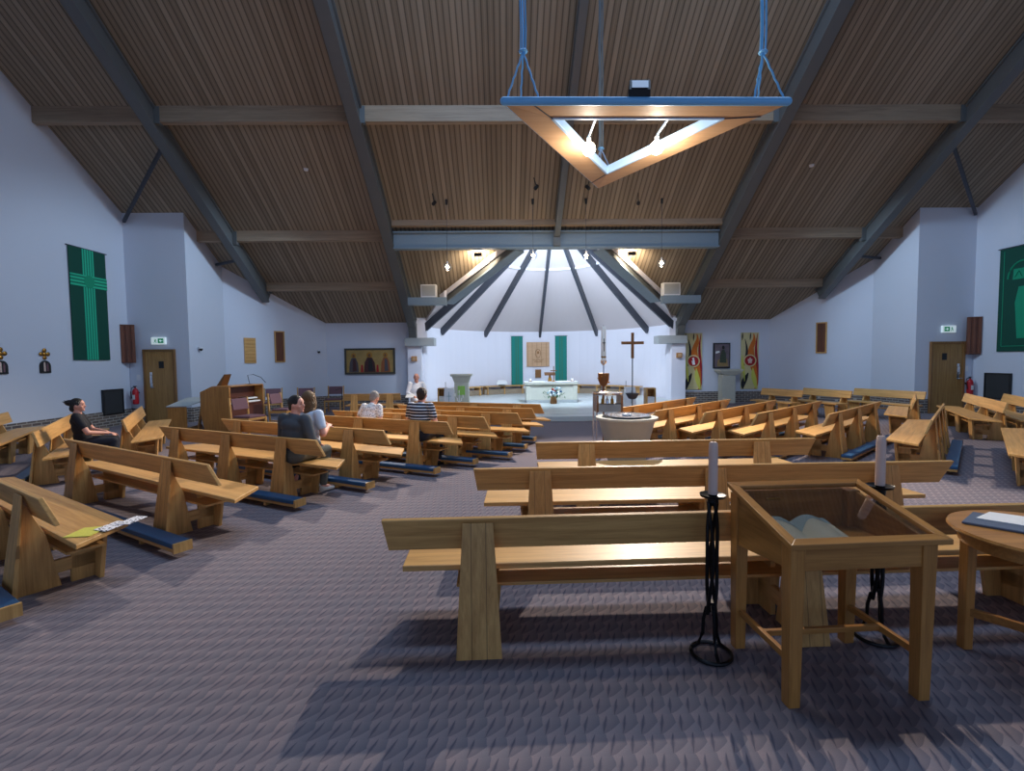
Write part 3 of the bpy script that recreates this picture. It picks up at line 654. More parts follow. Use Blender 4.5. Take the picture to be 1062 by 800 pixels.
# leaflets on the first left pew
def leaf(name, mat, pts, z, label):
    o = MB().prism([(x, y, z) for x, y in pts], (0, 0, .004)).build(name, mat); tag(o, label, 'leaflet'); return o
bw = spotted('black_and_white_print', srgb(226, 226, 230), srgb(60, 60, 66), 46, .36); M['bwprint'] = bw
leaf('magazine', 'yellowpaper', [(-3.15, 3.42), (-2.98, 3.44), (-3.0, 3.66), (-3.17, 3.62)], .453, 'yellow magazine on the end of the leftmost near pew')
leaf('leaflet', 'bwprint', [(-3.05, 3.56), (-2.93, 3.52), (-2.91, 3.72), (-3.03, 3.76)], .4575, 'black and white leaflet overlapping the yellow magazine on the near left pew')
leaf('leaflet', 'bwprint', [(-2.98, 3.67), (-2.87, 3.66), (-2.86, 3.84), (-2.96, 3.86)], .462, 'grey patterned leaflet at the seat corner of the near left pew')

# ------------------------------------------------------------------ triangular chandelier
def chandelier():
    A, B, C = Vector((.02, 3.16, 0)), Vector((1.85, 3.17, 0)), Vector((.92, 4.68, 0)); Z = 3.30
    t = thing('triangular_chandelier', 'blue and tan triangular light fitting hanging on blue ropes', 'chandelier', (0, 0, Z))
    ctr = (A+B+C)/3
    def inset(f): return [P.lerp(ctr, f) for P in (A, B, C)]
    I = inset(.36)
    V = [A, B, C]
    names = []
    for i in range(3):
        j = (i+1) % 3
        o0, o1, i1, i0 = V[i], V[j], I[j], I[i]
        MB().prism([o0+Vector((0, 0, .012)), o1+Vector((0, 0, .012)), i1+Vector((0, 0, .012)), i0+Vector((0, 0, .012))], (0, 0, .035)).build('underside_panel', 'tanpanel', t, bevel=.002)
        d = (V[j]-V[i]).normalized(); 
        MB().cap(V[i]+Vector((0, 0, .03)), V[j]+Vector((0, 0, .03)), .026 if i == 0 else .014, .026 if i == 0 else .014, 14).build('outer_tube', 'bluepaint', t, smooth=True)
        MB().bar(I[i]+Vector((0, 0, .04)), I[j]+Vector((0, 0, .04)), .022, .07).build('inner_band', 'palebluepaint', t, bevel=.004)
        e = V[i].lerp(V[j], .11); f = V[i].lerp(V[j-2 if j-2 >= 0 else j+1], .11)
    for i in range(3):
        j, k = (i+1) % 3, (i+2) % 3
        e = V[i].lerp(V[j], .085); f = I[i]+(I[i]-V[i])*0.0
        MB().bar(V[i].lerp(V[j], .10)+Vector((0, 0, .010)), I[i]+Vector((0, 0, .010)), .006, .006).build('joint_line', 'darksteel', t)
    # ropes
    for i, (P, kz) in enumerate(((A, .38), (B, .38), (C, .33))):
        c = P.lerp(ctr, .14) if i < 2 else P.lerp(ctr, .12)
        K = c+Vector((0, 0, kz)); rp_ = MB()
        for q in (P.lerp(V[(i+1) % 3], .12), P.lerp(V[(i+2) % 3], .12), P.lerp(ctr, .02)):
            pts = [q+Vector((0, 0, .05)), K]
            n = 12; pp = []
            for s in range(n+1): pp.append(pts[0].lerp(pts[1], s/n)+Vector((.0025*math.sin(s*2.2), .0025*math.cos(s*2.2), 0)))
            rp_.tube(pp, .0065, 6)
        rp_.build('rope_leg', 'bluepaint' if i < 2 else 'palebluepaint', t, smooth=True)
        MB().tube([K+Vector((math.cos(a)*.022, math.sin(a)*.022, 0)) for a in [2*PI*s/12 for s in range(12)]], .008, 6, closed=True).build('rope_knot', 'bluepaint', t, smooth=True)
        up = MB(); ztop = 9.0
        for dx, dy in ((-.016, 0), (.016, 0), (0, .014)):
            pp = [K+Vector((dx+.003*math.sin(s*1.7), dy+.003*math.cos(s*1.7), 0))+Vector((0, 0, (rz_(max(YR, K.y))-3.3-kz)*s/60)) for s in range(61)]
            up.tube(pp, .0065, 6)
        up.build('rope', 'bluepaint' if i < 2 else 'palesteel', t, smooth=True)
    # two lit lamps
    for x, y in ((.66, 3.72), (1.17, 3.70)):
        b = MB().ball((x, y, -.03), .05, 18).build('lit_lamp', 'bulb', t, smooth=True)
        MB().lathe([(.016, .01), (.018, .05)], (x, y, 0), n=12).build('lamp_holder', 'whiteplastic', t, smooth=True)
        MB().bar((x, y, .06), (x, y-.42 if False else 3.33, .06), .012, .012).build('lamp_arm', 'palebluepaint', t)
chandelier()
f = thing('floodlight', 'small black floodlight standing on the front rail of the triangular fitting', 'floodlight', (.88, 3.17, 3.36))
MB().hexa([(-.06, -.02, .035), (.075, -.02, .035), (.075, .02, .02), (-.06, .02, .02), (-.045, .03, .125), (.09, .03, .125), (.09, .07, .11), (-.045, .07, .11)]).build('housing', 'black', f, bevel=.004)
MB().hexa([(-.045, -.0225, .047), (.06, -.0225, .047), (.06, -.02, .047), (-.045, -.02, .047), (-.034, .0185, .113), (.072, .0185, .113), (.072, .021, .113), (-.034, .021, .113)]).build('lens', 'whiteplastic', f)
MB().box(-.065, .075, -.02, .0, -.005, .04).build('bracket', 'black', f, bevel=.003)

# glass globe pendants
def pendant(x, y, z, label):
    t = thing('globe_pendant', label, 'pendant light', (x, y, z), 0, 'clear glass globe pendants')
    MB().ball((0, 0, 0), .115, 20).build('globe', 'glass', t, smooth=True)
    MB().ball((0, 0, 0), .05, 14).build('lit_filament', 'filament', t, smooth=True)
    MB().lathe([(.02, .02), (.022, .11), (.012, .16)], n=12).build('lamp_holder', 'whiteplastic', t, smooth=True)
    zt = rz_(y)-z
    MB().tube([(0, 0, .15), (0, 0, zt-.05)], .006, 6).build('cable', 'darksteel', t)
    MB().lathe([(.03, zt-.16), (.035, zt-.02)], n=10).build('ceiling_rose', 'black', t)
    light('pendant_glow', 'POINT', (x, y, z-.2), 14, WARM, 0.1)
pendant(-1.54, 13.6, 4.30, 'leftmost of the four lit glass globe pendants, above the left pier')
pendant(.85, 13.6, 4.60, 'lit glass globe pendant left of the hood centre, second from the left')
pendant(2.33, 13.6, 4.59, 'lit glass globe pendant right of the hood centre, third from the left')
pendant(4.45, 13.6, 4.36, 'rightmost of the four lit glass globe pendants')
for (x, y, z), tg, lb in zip([k[0] for k in KEYS], [k[1] for k in KEYS], ('rightmost small black spotlight hanging from the boards above the cross beam', 'leftmost small black spotlight hanging from the boards above the cross beam', 'third small black spotlight from the left above the cross beam', 'second small black spotlight from the left above the cross beam')):
    t = thing('ceiling_spotlight', lb, 'spotlight', (x, y, z), 0, 'small black spotlights above the cross beam'); d_ = (Vector(tg)-Vector((x, y, z))).normalized()
    MB().tube([-d_*.17, -d_*.045], .05, 12).build('lamp_body', 'black', t, smooth=True); MB().tube([-d_*.12, (0, 0, rz_(y)-z)], .012, 8).build('bracket', 'black', t)
for x, y, lb in ((-.75, 14.82, 'left black spotlight tucked behind the cross beam lighting the boards'), (3.95, 14.82, 'right black spotlight tucked behind the cross beam lighting the boards')):
    o = MB().box(x-.12, x+.12, y, y+.12, 4.86, 4.96).build('spotlight', 'black', bevel=.01); tag(o, lb, 'spotlight', 'spotlights behind the cross beam')
for x0, x1, lb in ((-2.72, -2.2, 'white loudspeaker box on the left steel ledge'), (5.32, 5.9, 'white loudspeaker box on the right steel ledge')):
    t = thing('loudspeaker', lb, 'loudspeaker', ((x0+x1)/2, 16.2, 3.792), 0, 'white loudspeakers on the ledges'); w_ = (x1-x0)/2
    MB().box(-w_, w_, -.12, .12, 0, .42).build('cabinet', 'whiteplastic', t, bevel=.01)
    MB().box(-w_+.04, w_-.04, -.132, -.122, .04, .38).build('grille', 'concrete', t)
# small ceiling detectors
for x, y, lb in ((-5.05, 12.8, 'tiny white detector on the ceiling boards left of centre'), (8.1, 12.75, 'tiny white detector on the ceiling boards right of centre')):
    o = MB().lathe([(.05, -.05), (.06, 0)], (x, y, rz_(y)-.005), n=14).build('smoke_detector', 'whiteplastic', smooth=True); tag(o, lb, 'detector', 'ceiling detectors')

# ------------------------------------------------------------------ things on the walls
def wall_frame(origin, right):   # matrix: local x along wall, y out of wall (towards room), z up
    r = Vector((*right, 0)).normalized(); out = Vector((r.y, -r.x, 0))
    m = Matrix(((r.x, -out.x, 0, origin[0]), (r.y, -out.y, 0, origin[1]), (0, 0, 1, origin[2]), (0, 0, 0, 1)))
    return m                     # local -y points to the room
def wthing(name, label, cat, origin, right, group=None):
    o = thing(name, label, cat, (0, 0, 0), 0, group); o.matrix_world = wall_frame(origin, right); return o
# green cross banner, left wall (room is towards +x): right vector along +y
t = wthing('cross_banner', 'tall dark green banner with a striped light green cross on the left wall', 'banner', (XL, 12.15, 1.8), (0, 1))
MB().box(0, 1.1, -.035, -.02, 0, 2.82).build('cloth', 'green_dk', t)
MB().box(.38, .72, -.042, -.036, 0.0, 2.82).build('upright_stripes', striped('striped_green_upright', srgb(0, 120, 90), srgb(40, 190, 146), 0, 0.075, .5), t)
MB().box(0, 1.1, -.050, -.043, 1.86, 2.16).build('cross_arm', 'stripe_z', t)
MB().lathe([(.16, -.01), (.16, 0)], n=20).build('centre_knot', 'green_lt', t, matrix=t.matrix_world @ Matrix.Translation((.55, -.052, 2.01)) @ Matrix.Rotation(PI/2, 4, 'X'))
MB().tube([(-.05, -.03, 2.83), (1.15, -.03, 2.83)], .014, 8).build('hanging_rod', 'darksteel', t, smooth=True)
# right banner
t = wthing('figure_banner', 'tall green banner with a pale arch and figure at the right edge of the photo', 'banner', (XR, 13.2, 1.78), (0, -1))
MB().box(0, 1.2, -.035, -.02, 0, 2.78).build('cloth', 'green_dk', t)
m = MB()
for x in (.12, 1.08): m.box(x-.008, x+.008, -.042, -.036, .15, 2.72)
m.box(.12, 1.08, -.042, -.036, .14, .155); m.build('border_line', 'green_lt', t)
arc = [(.62+math.cos(a)*.38, -.040, 1.95+math.sin(a)*.45) for a in [PI*i/16 for i in range(17)]]
MB().tube(arc, .022, 6).build('arch', 'green_lt', t)
m = MB().prism([(.36, -.037, 1.92), (.88, -.037, 1.92), (.86, -.037, 2.2), (.38, -.037, 2.2)], (0, -.006, 0))
m.prism([(.52, -.037, .35), (.78, -.037, .35), (.84, -.037, 1.3), (.76, -.037, 1.72), (.52, -.037, 1.72), (.44, -.037, 1.3)], (0, -.006, 0)); m.build('figure', 'green_lt', t)
m = MB().bar((.42, -.046, 1.98), (.52, -.046, 2.14), .02, .004).bar((.52, -.046, 2.14), (.60, -.046, 1.98), .02, .004).bar((.66, -.046, 1.98), (.84, -.046, 1.98), .02, .004).bar((.66, -.046, 2.12), (.84, -.046, 2.12), .02, .004); m.build('motif', 'green_dk', t)
MB().tube([(-.05, -.03, 2.80), (1.25, -.03, 2.80)], .014, 8).build('hanging_rod', 'darksteel', t, smooth=True)
# stations of the cross
for y, lb in ((11.40, 'gold cross above a small arched station panel, the right one on the left wall'), (10.42, 'gold cross above a small arched station panel at the left edge of the photo')):
    t = wthing('station_panel', lb, 'wall plaque', (XL, y, 1.52), (0, 1), 'station panels on the left wall')
    m = MB(); 
    for dx, dz in ((0, 0), (.085, 0), (-.085, 0), (0, .085), (0, -.085)): m.ball((dx, -.02, .42+dz), (.05, .018, .05), 10)
    m.build('gold_cross', 'gold', t, smooth=True)
    pts = [(-.13, -.03, -.02), (.13, -.03, -.02)]+[(math.cos(a)*.13, -.03, .14+math.sin(a)*.13) for a in [PI*i/10 for i in range(11)]]
    MB().prism(pts, (0, .03, 0)).build('arched_panel', 'black', t)
    MB().box(-.05, -.01, -.036, -.031, .02, .2).ball((-.03, -.034, .215), (.02, .008, .02), 8).build('figure', 'wax', t)
    MB().box(.02, .06, -.036, -.031, .02, .17).ball((.04, -.034, .19), (.02, .008, .02), 8).build('figure', 'purple', t)
# floor-level grilles
for org, rt, lb, w_, h_ in (((XL, 12.95, .36), (0, 1), 'dark framed grille low on the left wall', .62, .62), ((XR, 13.45, .5), (0, -1), 'dark framed grille low on the right wall', .65, .66)):
    t = wthing('wall_grille', lb, 'grille', org, rt, 'dark grilles low on the side walls')
    MB().box(0, w_, -.05, -.035, 0, h_).build('mesh_panel', 'darkgrey', t)
    m = MB().box(-.03, 0, -.07, -.01, -.03, h_+.03).box(w_, w_+.03, -.07, -.01, -.03, h_+.03).box(0, w_, -.07, -.01, h_, h_+.03).box(0, w_, -.07, -.01, -.03, 0); m.build('frame', 'black', t)
# tall wooden speakers in the corners
for x, y, rz, lb in ((-10.56, 13.78, math.radians(32), 'tall brown wooden column speaker in the left corner beside the door'), (13.58, 13.75, math.radians(-32), 'tall brown wooden column speaker in the right corner beside the door')):
    t = thing('column_speaker', lb, 'speaker', (x, y, 1.72), rz, 'brown column speakers in the corners')
    MB().box(-.16, .16, -.02, .02, 0, 1.05).build('backing', 'spk_wood', t)
    for xx in (-.12, 0, .12): MB().box(xx-.035, xx+.035, -.05, -.021, .01, 1.04).build('slat', 'spk_wood', t, bevel=.004)
    MB().box(-.16, .16, -.05, .02, 1.05, 1.075).build('top_cap', 'spk_wood', t)
# exit signs
def exit_sign(org, lb, flip):
    t = wthing('exit_sign', lb, 'sign', org, (1, 0), 'green exit signs over the doors')
    MB().box(0, .40, -.06, -.004, 0, .20).build('sign_box', 'signwhite', t, bevel=.006)
    s = -1 if flip else 1; cx = .20
    def X(x): return cx+s*x
    m = MB(); a, b_ = sorted((X(-.005), X(.15))); m.box(a, b_, -.066, -.0605, .035, .165); m.build('green_field', 'signgreen', t)
    # arrow / doorway and running figure
    m = MB().ball((X(-.075), -.063, .145), (.014, .003, .014), 8); m.bar((X(-.07), -.063, .13), (X(-.085), -.063, .085), .022, .005, up=(0, 1, 0)).bar((X(-.085), -.063, .09), (X(-.05), -.063, .065), .012, .005, up=(0, 1, 0)).bar((X(-.05), -.063, .065), (X(-.06), -.063, .035), .012, .005, up=(0, 1, 0)).bar((X(-.085), -.063, .09), (X(-.115), -.063, .045), .012, .005, up=(0, 1, 0)).bar((X(-.07), -.063, .125), (X(-.035), -.063, .105), .009, .005, up=(0, 1, 0)).bar((X(-.07), -.063, .125), (X(-.11), -.063, .105), .009, .005, up=(0, 1, 0))
    m.build('running_figure', 'signgreen', t)
    m = MB().prism([(X(.03), -.0665, .10), (X(.075), -.0665, .14), (X(.075), -.0665, .06)], (0, -.003, 0)).box(min(X(.07), X(.13)), max(X(.07), X(.13)), -.0695, -.0665, .09, .11); m.build('arrow', 'signwhite', t)
exit_sign((-10.0, 13.95, 2.24), 'lit green and white exit sign above the left door', False)
exit_sign((12.76, 13.92, 2.36), 'lit green and white exit sign above the right door', True)
# fire extinguishers
for x, y, lb in ((-10.44, 13.80, 'red fire extinguisher on the wall left of the left door'), (13.55, 13.78, 'red fire extinguisher on the wall right of the right door')):
    t = thing('fire_extinguisher', lb, 'fire extinguisher', (x, y, .55), 0, 'red fire extinguishers')
    MB().lathe([(.06, 0), (.075, .015), (.075, .36), (.055, .42), (.022, .45), (.02, .47)], n=20).build('cylinder', 'red', t, smooth=True)
    MB().box(-.05, .04, -.012, .012, .50, .52).box(-.012, .012, -.012, .012, .46, .51).build('valve_handle', 'black', t)
    MB().tube([(-.02, 0, .49), (-.10, 0, .46), (-.12, -.01, .34), (-.095, -.02, .16)], .012, 8).build('hose', 'black', t, smooth=True)
    MB().box(-.035, .035, -.079, -.073, .14, .27).build('instruction_label', 'paper', t)
    MB().box(-.02, .02, .075, .14, .3, .34).build('wall_bracket', 'black', t)
    o = MB().box(x-.05, x+.05, 13.905 if x > 0 else 13.935, 13.917 if x > 0 else 13.947, 1.22, 1.38).build('extinguisher_notice', 'whiteplastic'); tag(o, 'small white notice above the '+('left' if x < 0 else 'right')+' fire extinguisher', 'sign')
# camera dome and black wall lamp
for org, rt, lb in (((-8.97, 14.35, 2.1), (0, 1), 'small white and black camera on the left inner wall'), ((-6.86, 17.96, 2.07), (2.34, 2.48), 'small black and white camera near the corner left of the icon')):
    t = wthing('security_camera', lb, 'camera', org, rt, 'small wall cameras')
    MB().lathe([(.05, 0), (.06, .05)], (0, -.07, .02), n=16).build('housing', 'whiteplastic', t, smooth=True); MB().box(-.03, .03, -.03, 0, .0, .08).build('bracket', 'whiteplastic', t); MB().ball((0, -.08, 0), .048, 12).build('dome', 'black', t, smooth=True)
# hymn board and louvres
aL = Vector((2.34, 2.48)).normalized(); aR = Vector((10.1-12.03, 18.2-15.6)).normalized()
def onL(s): return (-8.97+aL.x*s, 15.72+aL.y*s)
t = wthing('hymn_board', 'pale wooden hymn board on the left angled wall', 'hymn board', (*onL(.56), 1.68), (aL.x, aL.y))
MB().box(0, .36, -.04, -.005, 0, .84).build('board', 'oak_x', t, bevel=.004)
for k in range(7): MB().box(.03, .33, -.05, -.041, .06+k*.115, .075+k*.115).build('ledge', 'case_x', t)
def louvre(org, rt, lb, mat='slots'):
    t = wthing('wooden_louvre', lb, 'louvre', org, rt, 'wooden louvres on the angled walls')
    W, Hh = .34, 1.08
    MB().box(.04, W-.04, -.02, -.004, .04, Hh-.04).build('backing', 'spk_wood', t)
    m = MB().box(0, .04, -.05, -.004, 0, Hh).box(W-.04, W, -.05, -.004, 0, Hh).box(.04, W-.04, -.05, -.004, 0, .04).box(.04, W-.04, -.05, -.004, Hh-.04, Hh); m.build('frame', 'oak_z', t, bevel=.003)
    for k in range(4): MB().box(.075+k*.055, .10+k*.055, -.045, -.021, .04, Hh-.04).build('slat', 'spk_wood', t)
louvre((*onL(1.53), 1.70), (aL.x, aL.y), 'tall narrow wooden louvre on the left angled wall')
tR = wthing  # right angled wall: local x runs from far end to near end
louvre((11.05+.0, 16.92, 1.82), (-aR.x, -aR.y), 'tall narrow wooden louvre on the right angled wall')
# icon panel with three figures
def robed(m_parts, x, z0, h, w_, cols, t):
    MB().prism([(x-w_*.5, -.052, z0), (x+w_*.5, -.052, z0), (x+w_*.42, -.052, z0+h*.45), (x+w_*.2, -.052, z0+h*.68), (x-w_*.2, -.052, z0+h*.68), (x-w_*.42, -.052, z0+h*.45)], (0, -.008, 0)).build('robe', cols[0], t)
    MB().prism([(x-w_*.12, -.0605, z0+.02), (x+w_*.3, -.0605, z0+.05), (x+w_*.18, -.0605, z0+h*.6), (x-w_*.08, -.0605, z0+h*.62)], (0, -.004, 0)).build('mantle', cols[1], t)
    MB().ball((x, -.058, z0+h*.80), (w_*.25, .004, w_*.25), 16).build('halo', 'gold', t)
    MB().ball((x, -.064, z0+h*.79), (w_*.11, .008, w_*.14), 12).build('face', cols[2], t)
M['icongold'] = plain('worn_gold_ground', srgb(186, 154, 88), 0.6, 0, .25, 6)
t = wthing('icon_panel', 'wide dark framed icon of three robed figures on the far left wall', 'painting', (-5.95, 18.2, 1.22), (1, 0))
MB().box(.07, 1.81, -.05, -.01, .07, .90).build('painted_ground', 'icongold', t)
m = MB().box(0, .07, -.07, -.01, 0, .97).box(1.81, 1.88, -.07, -.01, 0, .97).box(.07, 1.81, -.07, -.01, 0, .07).box(.07, 1.81, -.07, -.01, .90, .97); m.build('frame', plain('dark_green_brown_frame', srgb(66, 62, 50), .5), t)
M['robe1'] = plain('slate_robe', srgb(92, 88, 92), .8, 0, .2, 20); M['robe2'] = plain('dark_maroon_robe', srgb(84, 48, 48), .8, 0, .2, 20); M['robe3'] = plain('rust_robe', srgb(164, 96, 56), .8, 0, .2, 20)
M['face'] = plain('painted_face', srgb(120, 82, 60), .8)
robed(None, .34, .08, .78, .36, ('robe1', 'robe2', 'face'), t); robed(None, .93, .08, .80, .44, ('robe2', 'black', 'face'), t); robed(None, 1.52, .08, .80, .36, ('robe3', 'robe1', 'face'), t)
for x in (.64, 1.22): MB().prism([(x-.05, -.051, .08), (x+.05, -.051, .08), (x+.03, -.051, .35), (x-.03, -.051, .35)], (0, -.006, 0)).build('small_figure', 'crimson', t)
# flame banners
def flame_banner(x, lb, emblem):
    t = wthing('flame_banner', lb, 'banner', (x, 18.2, .50), (1, 0), 'flame banners on the far right wall')
    W, Hh = .68, 2.14
    MB().box(0, W, -.03, -.015, 0, Hh).build('cloth', 'yellow', t)
    def ribbon(name, mat, cx, amp, ph, w0, z0, z1, off, freq=1.0):
        n = 26; m = MB(); L = []; Rr = []
        for i in range(n+1):
            u = i/n; z = z0+(z1-z0)*u; c = cx+amp*math.sin(ph+freq*2*PI*z/Hh); ww = w0*(.15+.85*math.sin(PI*min(.98, max(.02, u))))
            L.append((max(.0, min(W, c-ww/2)), -off, z)); Rr.append((max(.0, min(W, c+ww/2)), -off, z))
        for i in range(n):
            if Rr[i][0]-L[i][0] < .002 and Rr[i+1][0]-L[i+1][0] < .002: continue
            m.prism([L[i], Rr[i], Rr[i+1], L[i+1]], (0, -.003, 0))
        m.build(name, mat, t)
    ribbon('orange_flame', 'orange', .50, .12, .6, .30, .0, 1.95, .031)
    ribbon('orange_flame', 'orange', .30, .20, 2.2, .17, .9, 2.1, .0345)
    ribbon('red_flame', 'crimson', .62, .05, .2, .10, .2, 2.1, .038)
    ribbon('black_flame', 'black', .12, .10, 3.6, .09, .75, 1.9, .0415)
    ribbon('black_flame', 'black', .26, .18, 4.6, .20, .0, .62, .0415)
    ribbon('black_flame', 'black', .36, .03, 0, .05, 1.85, Hh, .0415)
    ribbon('black_flame', 'black', .05, .01, 0, .05, 1.85, Hh, .0415)
    ribbon('lime_flame', 'lime', .54, .08, 2.4, .18, .0, .8, .045)
    ribbon('lime_flame', 'lime', .10, .05, 1.0, .10, .3, 1.3, .045)
    c = (.34, 1.08)
    def disc(name, r, off, mat, sx=1.0): 
        MB().prism([(c[0]+math.cos(a)*r*sx, -off, c[1]+math.sin(a)*r) for a in [2*PI*i/28 for i in range(28)]], (0, -.004, 0)).build(name, mat, t)
    disc('emblem_halo', .235, .049, 'yellow', 1.05); disc('emblem_disc', .19, .0535, 'crimson', 1.05)
    if emblem == 'dove':
        MB().prism([(c[0]-.03, -.058, c[1]-.14), (c[0]+.07, -.058, c[1]-.13), (c[0]+.04, -.058, c[1]+.02), (c[0]+.02, -.058, c[1]+.14), (c[0]-.05, -.058, c[1]+.12), (c[0]-.02, -.058, c[1]+.0), (c[0]-.08, -.058, c[1]+.02)], (0, -.004, 0)).build('emblem_figure', 'white', t)
    else:
        m = MB()
        for a in range(5): m.ball((c[0]+math.cos(a*1.257+.3)*.06, -.059, c[1]+math.sin(a*1.257+.3)*.07), (.035, .004, .05), 10)
        m.ball((c[0], -.06, c[1]), (.05, .005, .05), 10); m.build('emblem_figure', 'wax', t)
flame_banner(6.83, 'left flame-patterned banner with a red roundel beside the right pier', 'dove')
flame_banner(8.99, 'right flame-patterned banner with a red roundel on the far right wall', 'flower')
# statue picture and its stone shelf
t = wthing('statue_picture', 'dark framed picture of a seated figure between the flame banners', 'picture', (7.93, 18.2, 1.30), (1, 0))
MB().box(0, .64, -.06, -.01, 0, .96).build('frame', 'black', t)
MB().box(.05, .60, -.065, -.061, .05, .91).build('backdrop', plain('grey_plum_backdrop', srgb(132, 116, 122), .8, 0, .25, 8), t)
M['olive'] = plain('olive_robe', srgb(74, 84, 68), .8, 0, .2, 20); M['sand'] = plain('sandy_base', srgb(168, 140, 92), .8, 0, .2, 20)
MB().prism([(.14, -.066, .07), (.56, -.066, .07), (.52, -.066, .34), (.34, -.066, .42), (.16, -.066, .30)], (0, -.012, 0)).build('throne', 'sand', t)
MB().prism([(.22, -.079, .22), (.48, -.079, .20), (.46, -.079, .55), (.40, -.079, .70), (.32, -.079, .70), (.26, -.079, .52)], (0, -.012, 0)).build('robe', 'olive', t)
MB().ball((.36, -.088, .79), (.05, .02, .07), 12).build('head', 'black', t, smooth=True)
MB().prism([(.08, -.066, .55), (.24, -.066, .60), (.22, -.066, .66), (.08, -.066, .64)], (0, -.008, 0)).build('scroll', 'paper', t)
t = thing('stone_shelf', 'cream stone pedestal with a flared top under the framed picture', 'pedestal', (8.36, 17.95, 0))
MB().taper(0, 0, 0, 1.06, .50, .36, .50, .36).build('shaft', 'stone', t, bevel=.008)
MB().taper(.05, -.02, 1.06, 1.20, .52, .38, .86, .5, 0, 0).build('flare', 'stone', t, bevel=.004)
MB().box(-.39, .50, -.27, .22, 1.20, 1.27).build('top_slab', 'stone', t, bevel=.006)
# wooden box lamps on the piers
for x, z, lb in ((-3.30, 1.69, 'small wooden box light on the left pier'), (6.52, 1.72, 'small wooden box light on the right pier')):
    t = thing('box_light', lb, 'wall light', (x, 17.9, z), 0, 'wooden box lights on the piers')
    MB().box(-.10, .10, -.10, -.001, 0, .18).build('casing', 'case_x', t, bevel=.006); MB().box(-.06, .06, -.112, -.101, .03, .15).build('inner_panel', 'tanpanel', t)

# ------------------------------------------------------------------ sanctuary
def apse_pt(xn, rad): # point on apse for world x at radius
    c = (xn-AX)/rad; c = max(-.999, min(.999, c)); return 18.2+rad*math.sin(math.acos(c))
def apse_hang(name, lb, cat, x0, x1, z0, z1, mat, grp=None, stripe=None):
    t = thing(name, lb, cat, ((x0+x1)/2, apse_pt((x0+x1)/2, AR-.09), z0), 0, grp)
    a = math.atan2((apse_pt((x0+x1)/2, AR)-18.2), (x0+x1)/2-AX)-PI/2; t.rotation_euler = (0, 0, a)
    w_ = (x1-x0)/2; MB().box(-w_, w_, -.012, .012, 0, z1-z0).build('cloth' if 'hanging' in name else 'panel', mat, t)
    if stripe:
        for xx in (-.05, .05): MB().box(xx*w_*4-.02, xx*w_*4+.02, -.018, -.013, 0, z1-z0).build('stripe', stripe, t)
        MB().tube([(-w_-.03, 0, z1-z0+.01), (w_+.03, 0, z1-z0+.01)], .012, 6).build('rod', 'darksteel', t)
    return t
apse_hang('hanging_cloth', 'left teal hanging on the curved wall behind the altar', 'hanging', .35, .90, .46, 2.80, 'teal', 'teal hangings behind the altar', 'teal_dk')
apse_hang('hanging_cloth', 'right teal hanging on the curved wall behind the altar', 'hanging', 2.42, 2.97, .46, 2.80, 'teal', 'teal hangings behind the altar', 'teal_dk')
t = apse_hang('carved_relief', 'square carved tan wooden panel on the wall behind the altar', 'relief', 1.08, 2.16, 1.38, 2.53, 'tanpanel')
m = MB()
for k in range(5): m.box(-.5+k*.22, -.485+k*.22, -.018, -.0125, .03, 1.12)
m.build('panel_joint', 'copper', t)
m = MB().tube([(math.cos(a)*.12, -.016, .62+math.sin(a)*.20) for a in [2*PI*i/20 for i in range(20)]], .012, 6, closed=True).ball((0, -.014, .66), (.05, .012, .07), 10).tube([(-.26, -.016, .34), (-.1, -.016, .28), (0, -.016, .34), (.1, -.016, .28), (.26, -.016, .34)], .012, 6).tube([(-.2, -.016, .22), (.2, -.016, .22)], .01, 6)
m.build('carved_figure', 'copper', t, smooth=True)
apse_hang('small_plaque', 'small brown wooden plaque below the square carved panel', 'plaque', 1.48, 1.76, .85, 1.24, 'copper')
# benches round the curved wall
def curve_bench(a0, a1, lb, z=.40):
    t = thing('curved_bench', lb, 'bench', AC, 0, 'wooden benches round the sanctuary wall'); n = 14; m = MB(); m2 = MB(); m3 = MB()
    for i in range(n):
        A = math.radians(a0+(a1-a0)*i/n); B = math.radians(a0+(a1-a0)*(i+1)/n)
        def P(a, r, z): return (math.cos(a)*r, math.sin(a)*r, z)
        m.hexa([P(A, 4.1, z+.10), P(B, 4.1, z+.10), P(B, 4.60, z+.10), P(A, 4.60, z+.10), P(A, 4.1, z+.14), P(B, 4.1, z+.14), P(B, 4.60, z+.14), P(A, 4.60, z+.14)])
        m2.hexa([P(A, 4.2, z-.25), P(B, 4.2, z-.25), P(B, 4.25, z-.25), P(A, 4.25, z-.25), P(A, 4.2, z-.02), P(B, 4.2, z-.02), P(B, 4.25, z-.02), P(A, 4.25, z-.02)])
    m.build('seat', 'oak_x', t); m2.build('footboard', 'purlin', t)
    for a in (a0+2, (a0+a1)/2, a1-2):
        A = math.radians(a); MB().bar((math.cos(A)*4.15, math.sin(A)*4.15, (.15+z+.10)/2), (math.cos(A)*4.55, math.sin(A)*4.55, (.15+z+.10)/2), .05, z-.052).build('support', 'oak_z', t)
curve_bench(100, 128, 'curved wooden bench behind the altar on the left of it'); curve_bench(130, 158, 'curved wooden bench between the altar and the stone lectern')
curve_bench(52, 80, 'curved wooden bench behind the altar on the right of it'); curve_bench(26, 50, 'curved wooden bench at the right end of the sanctuary wall')
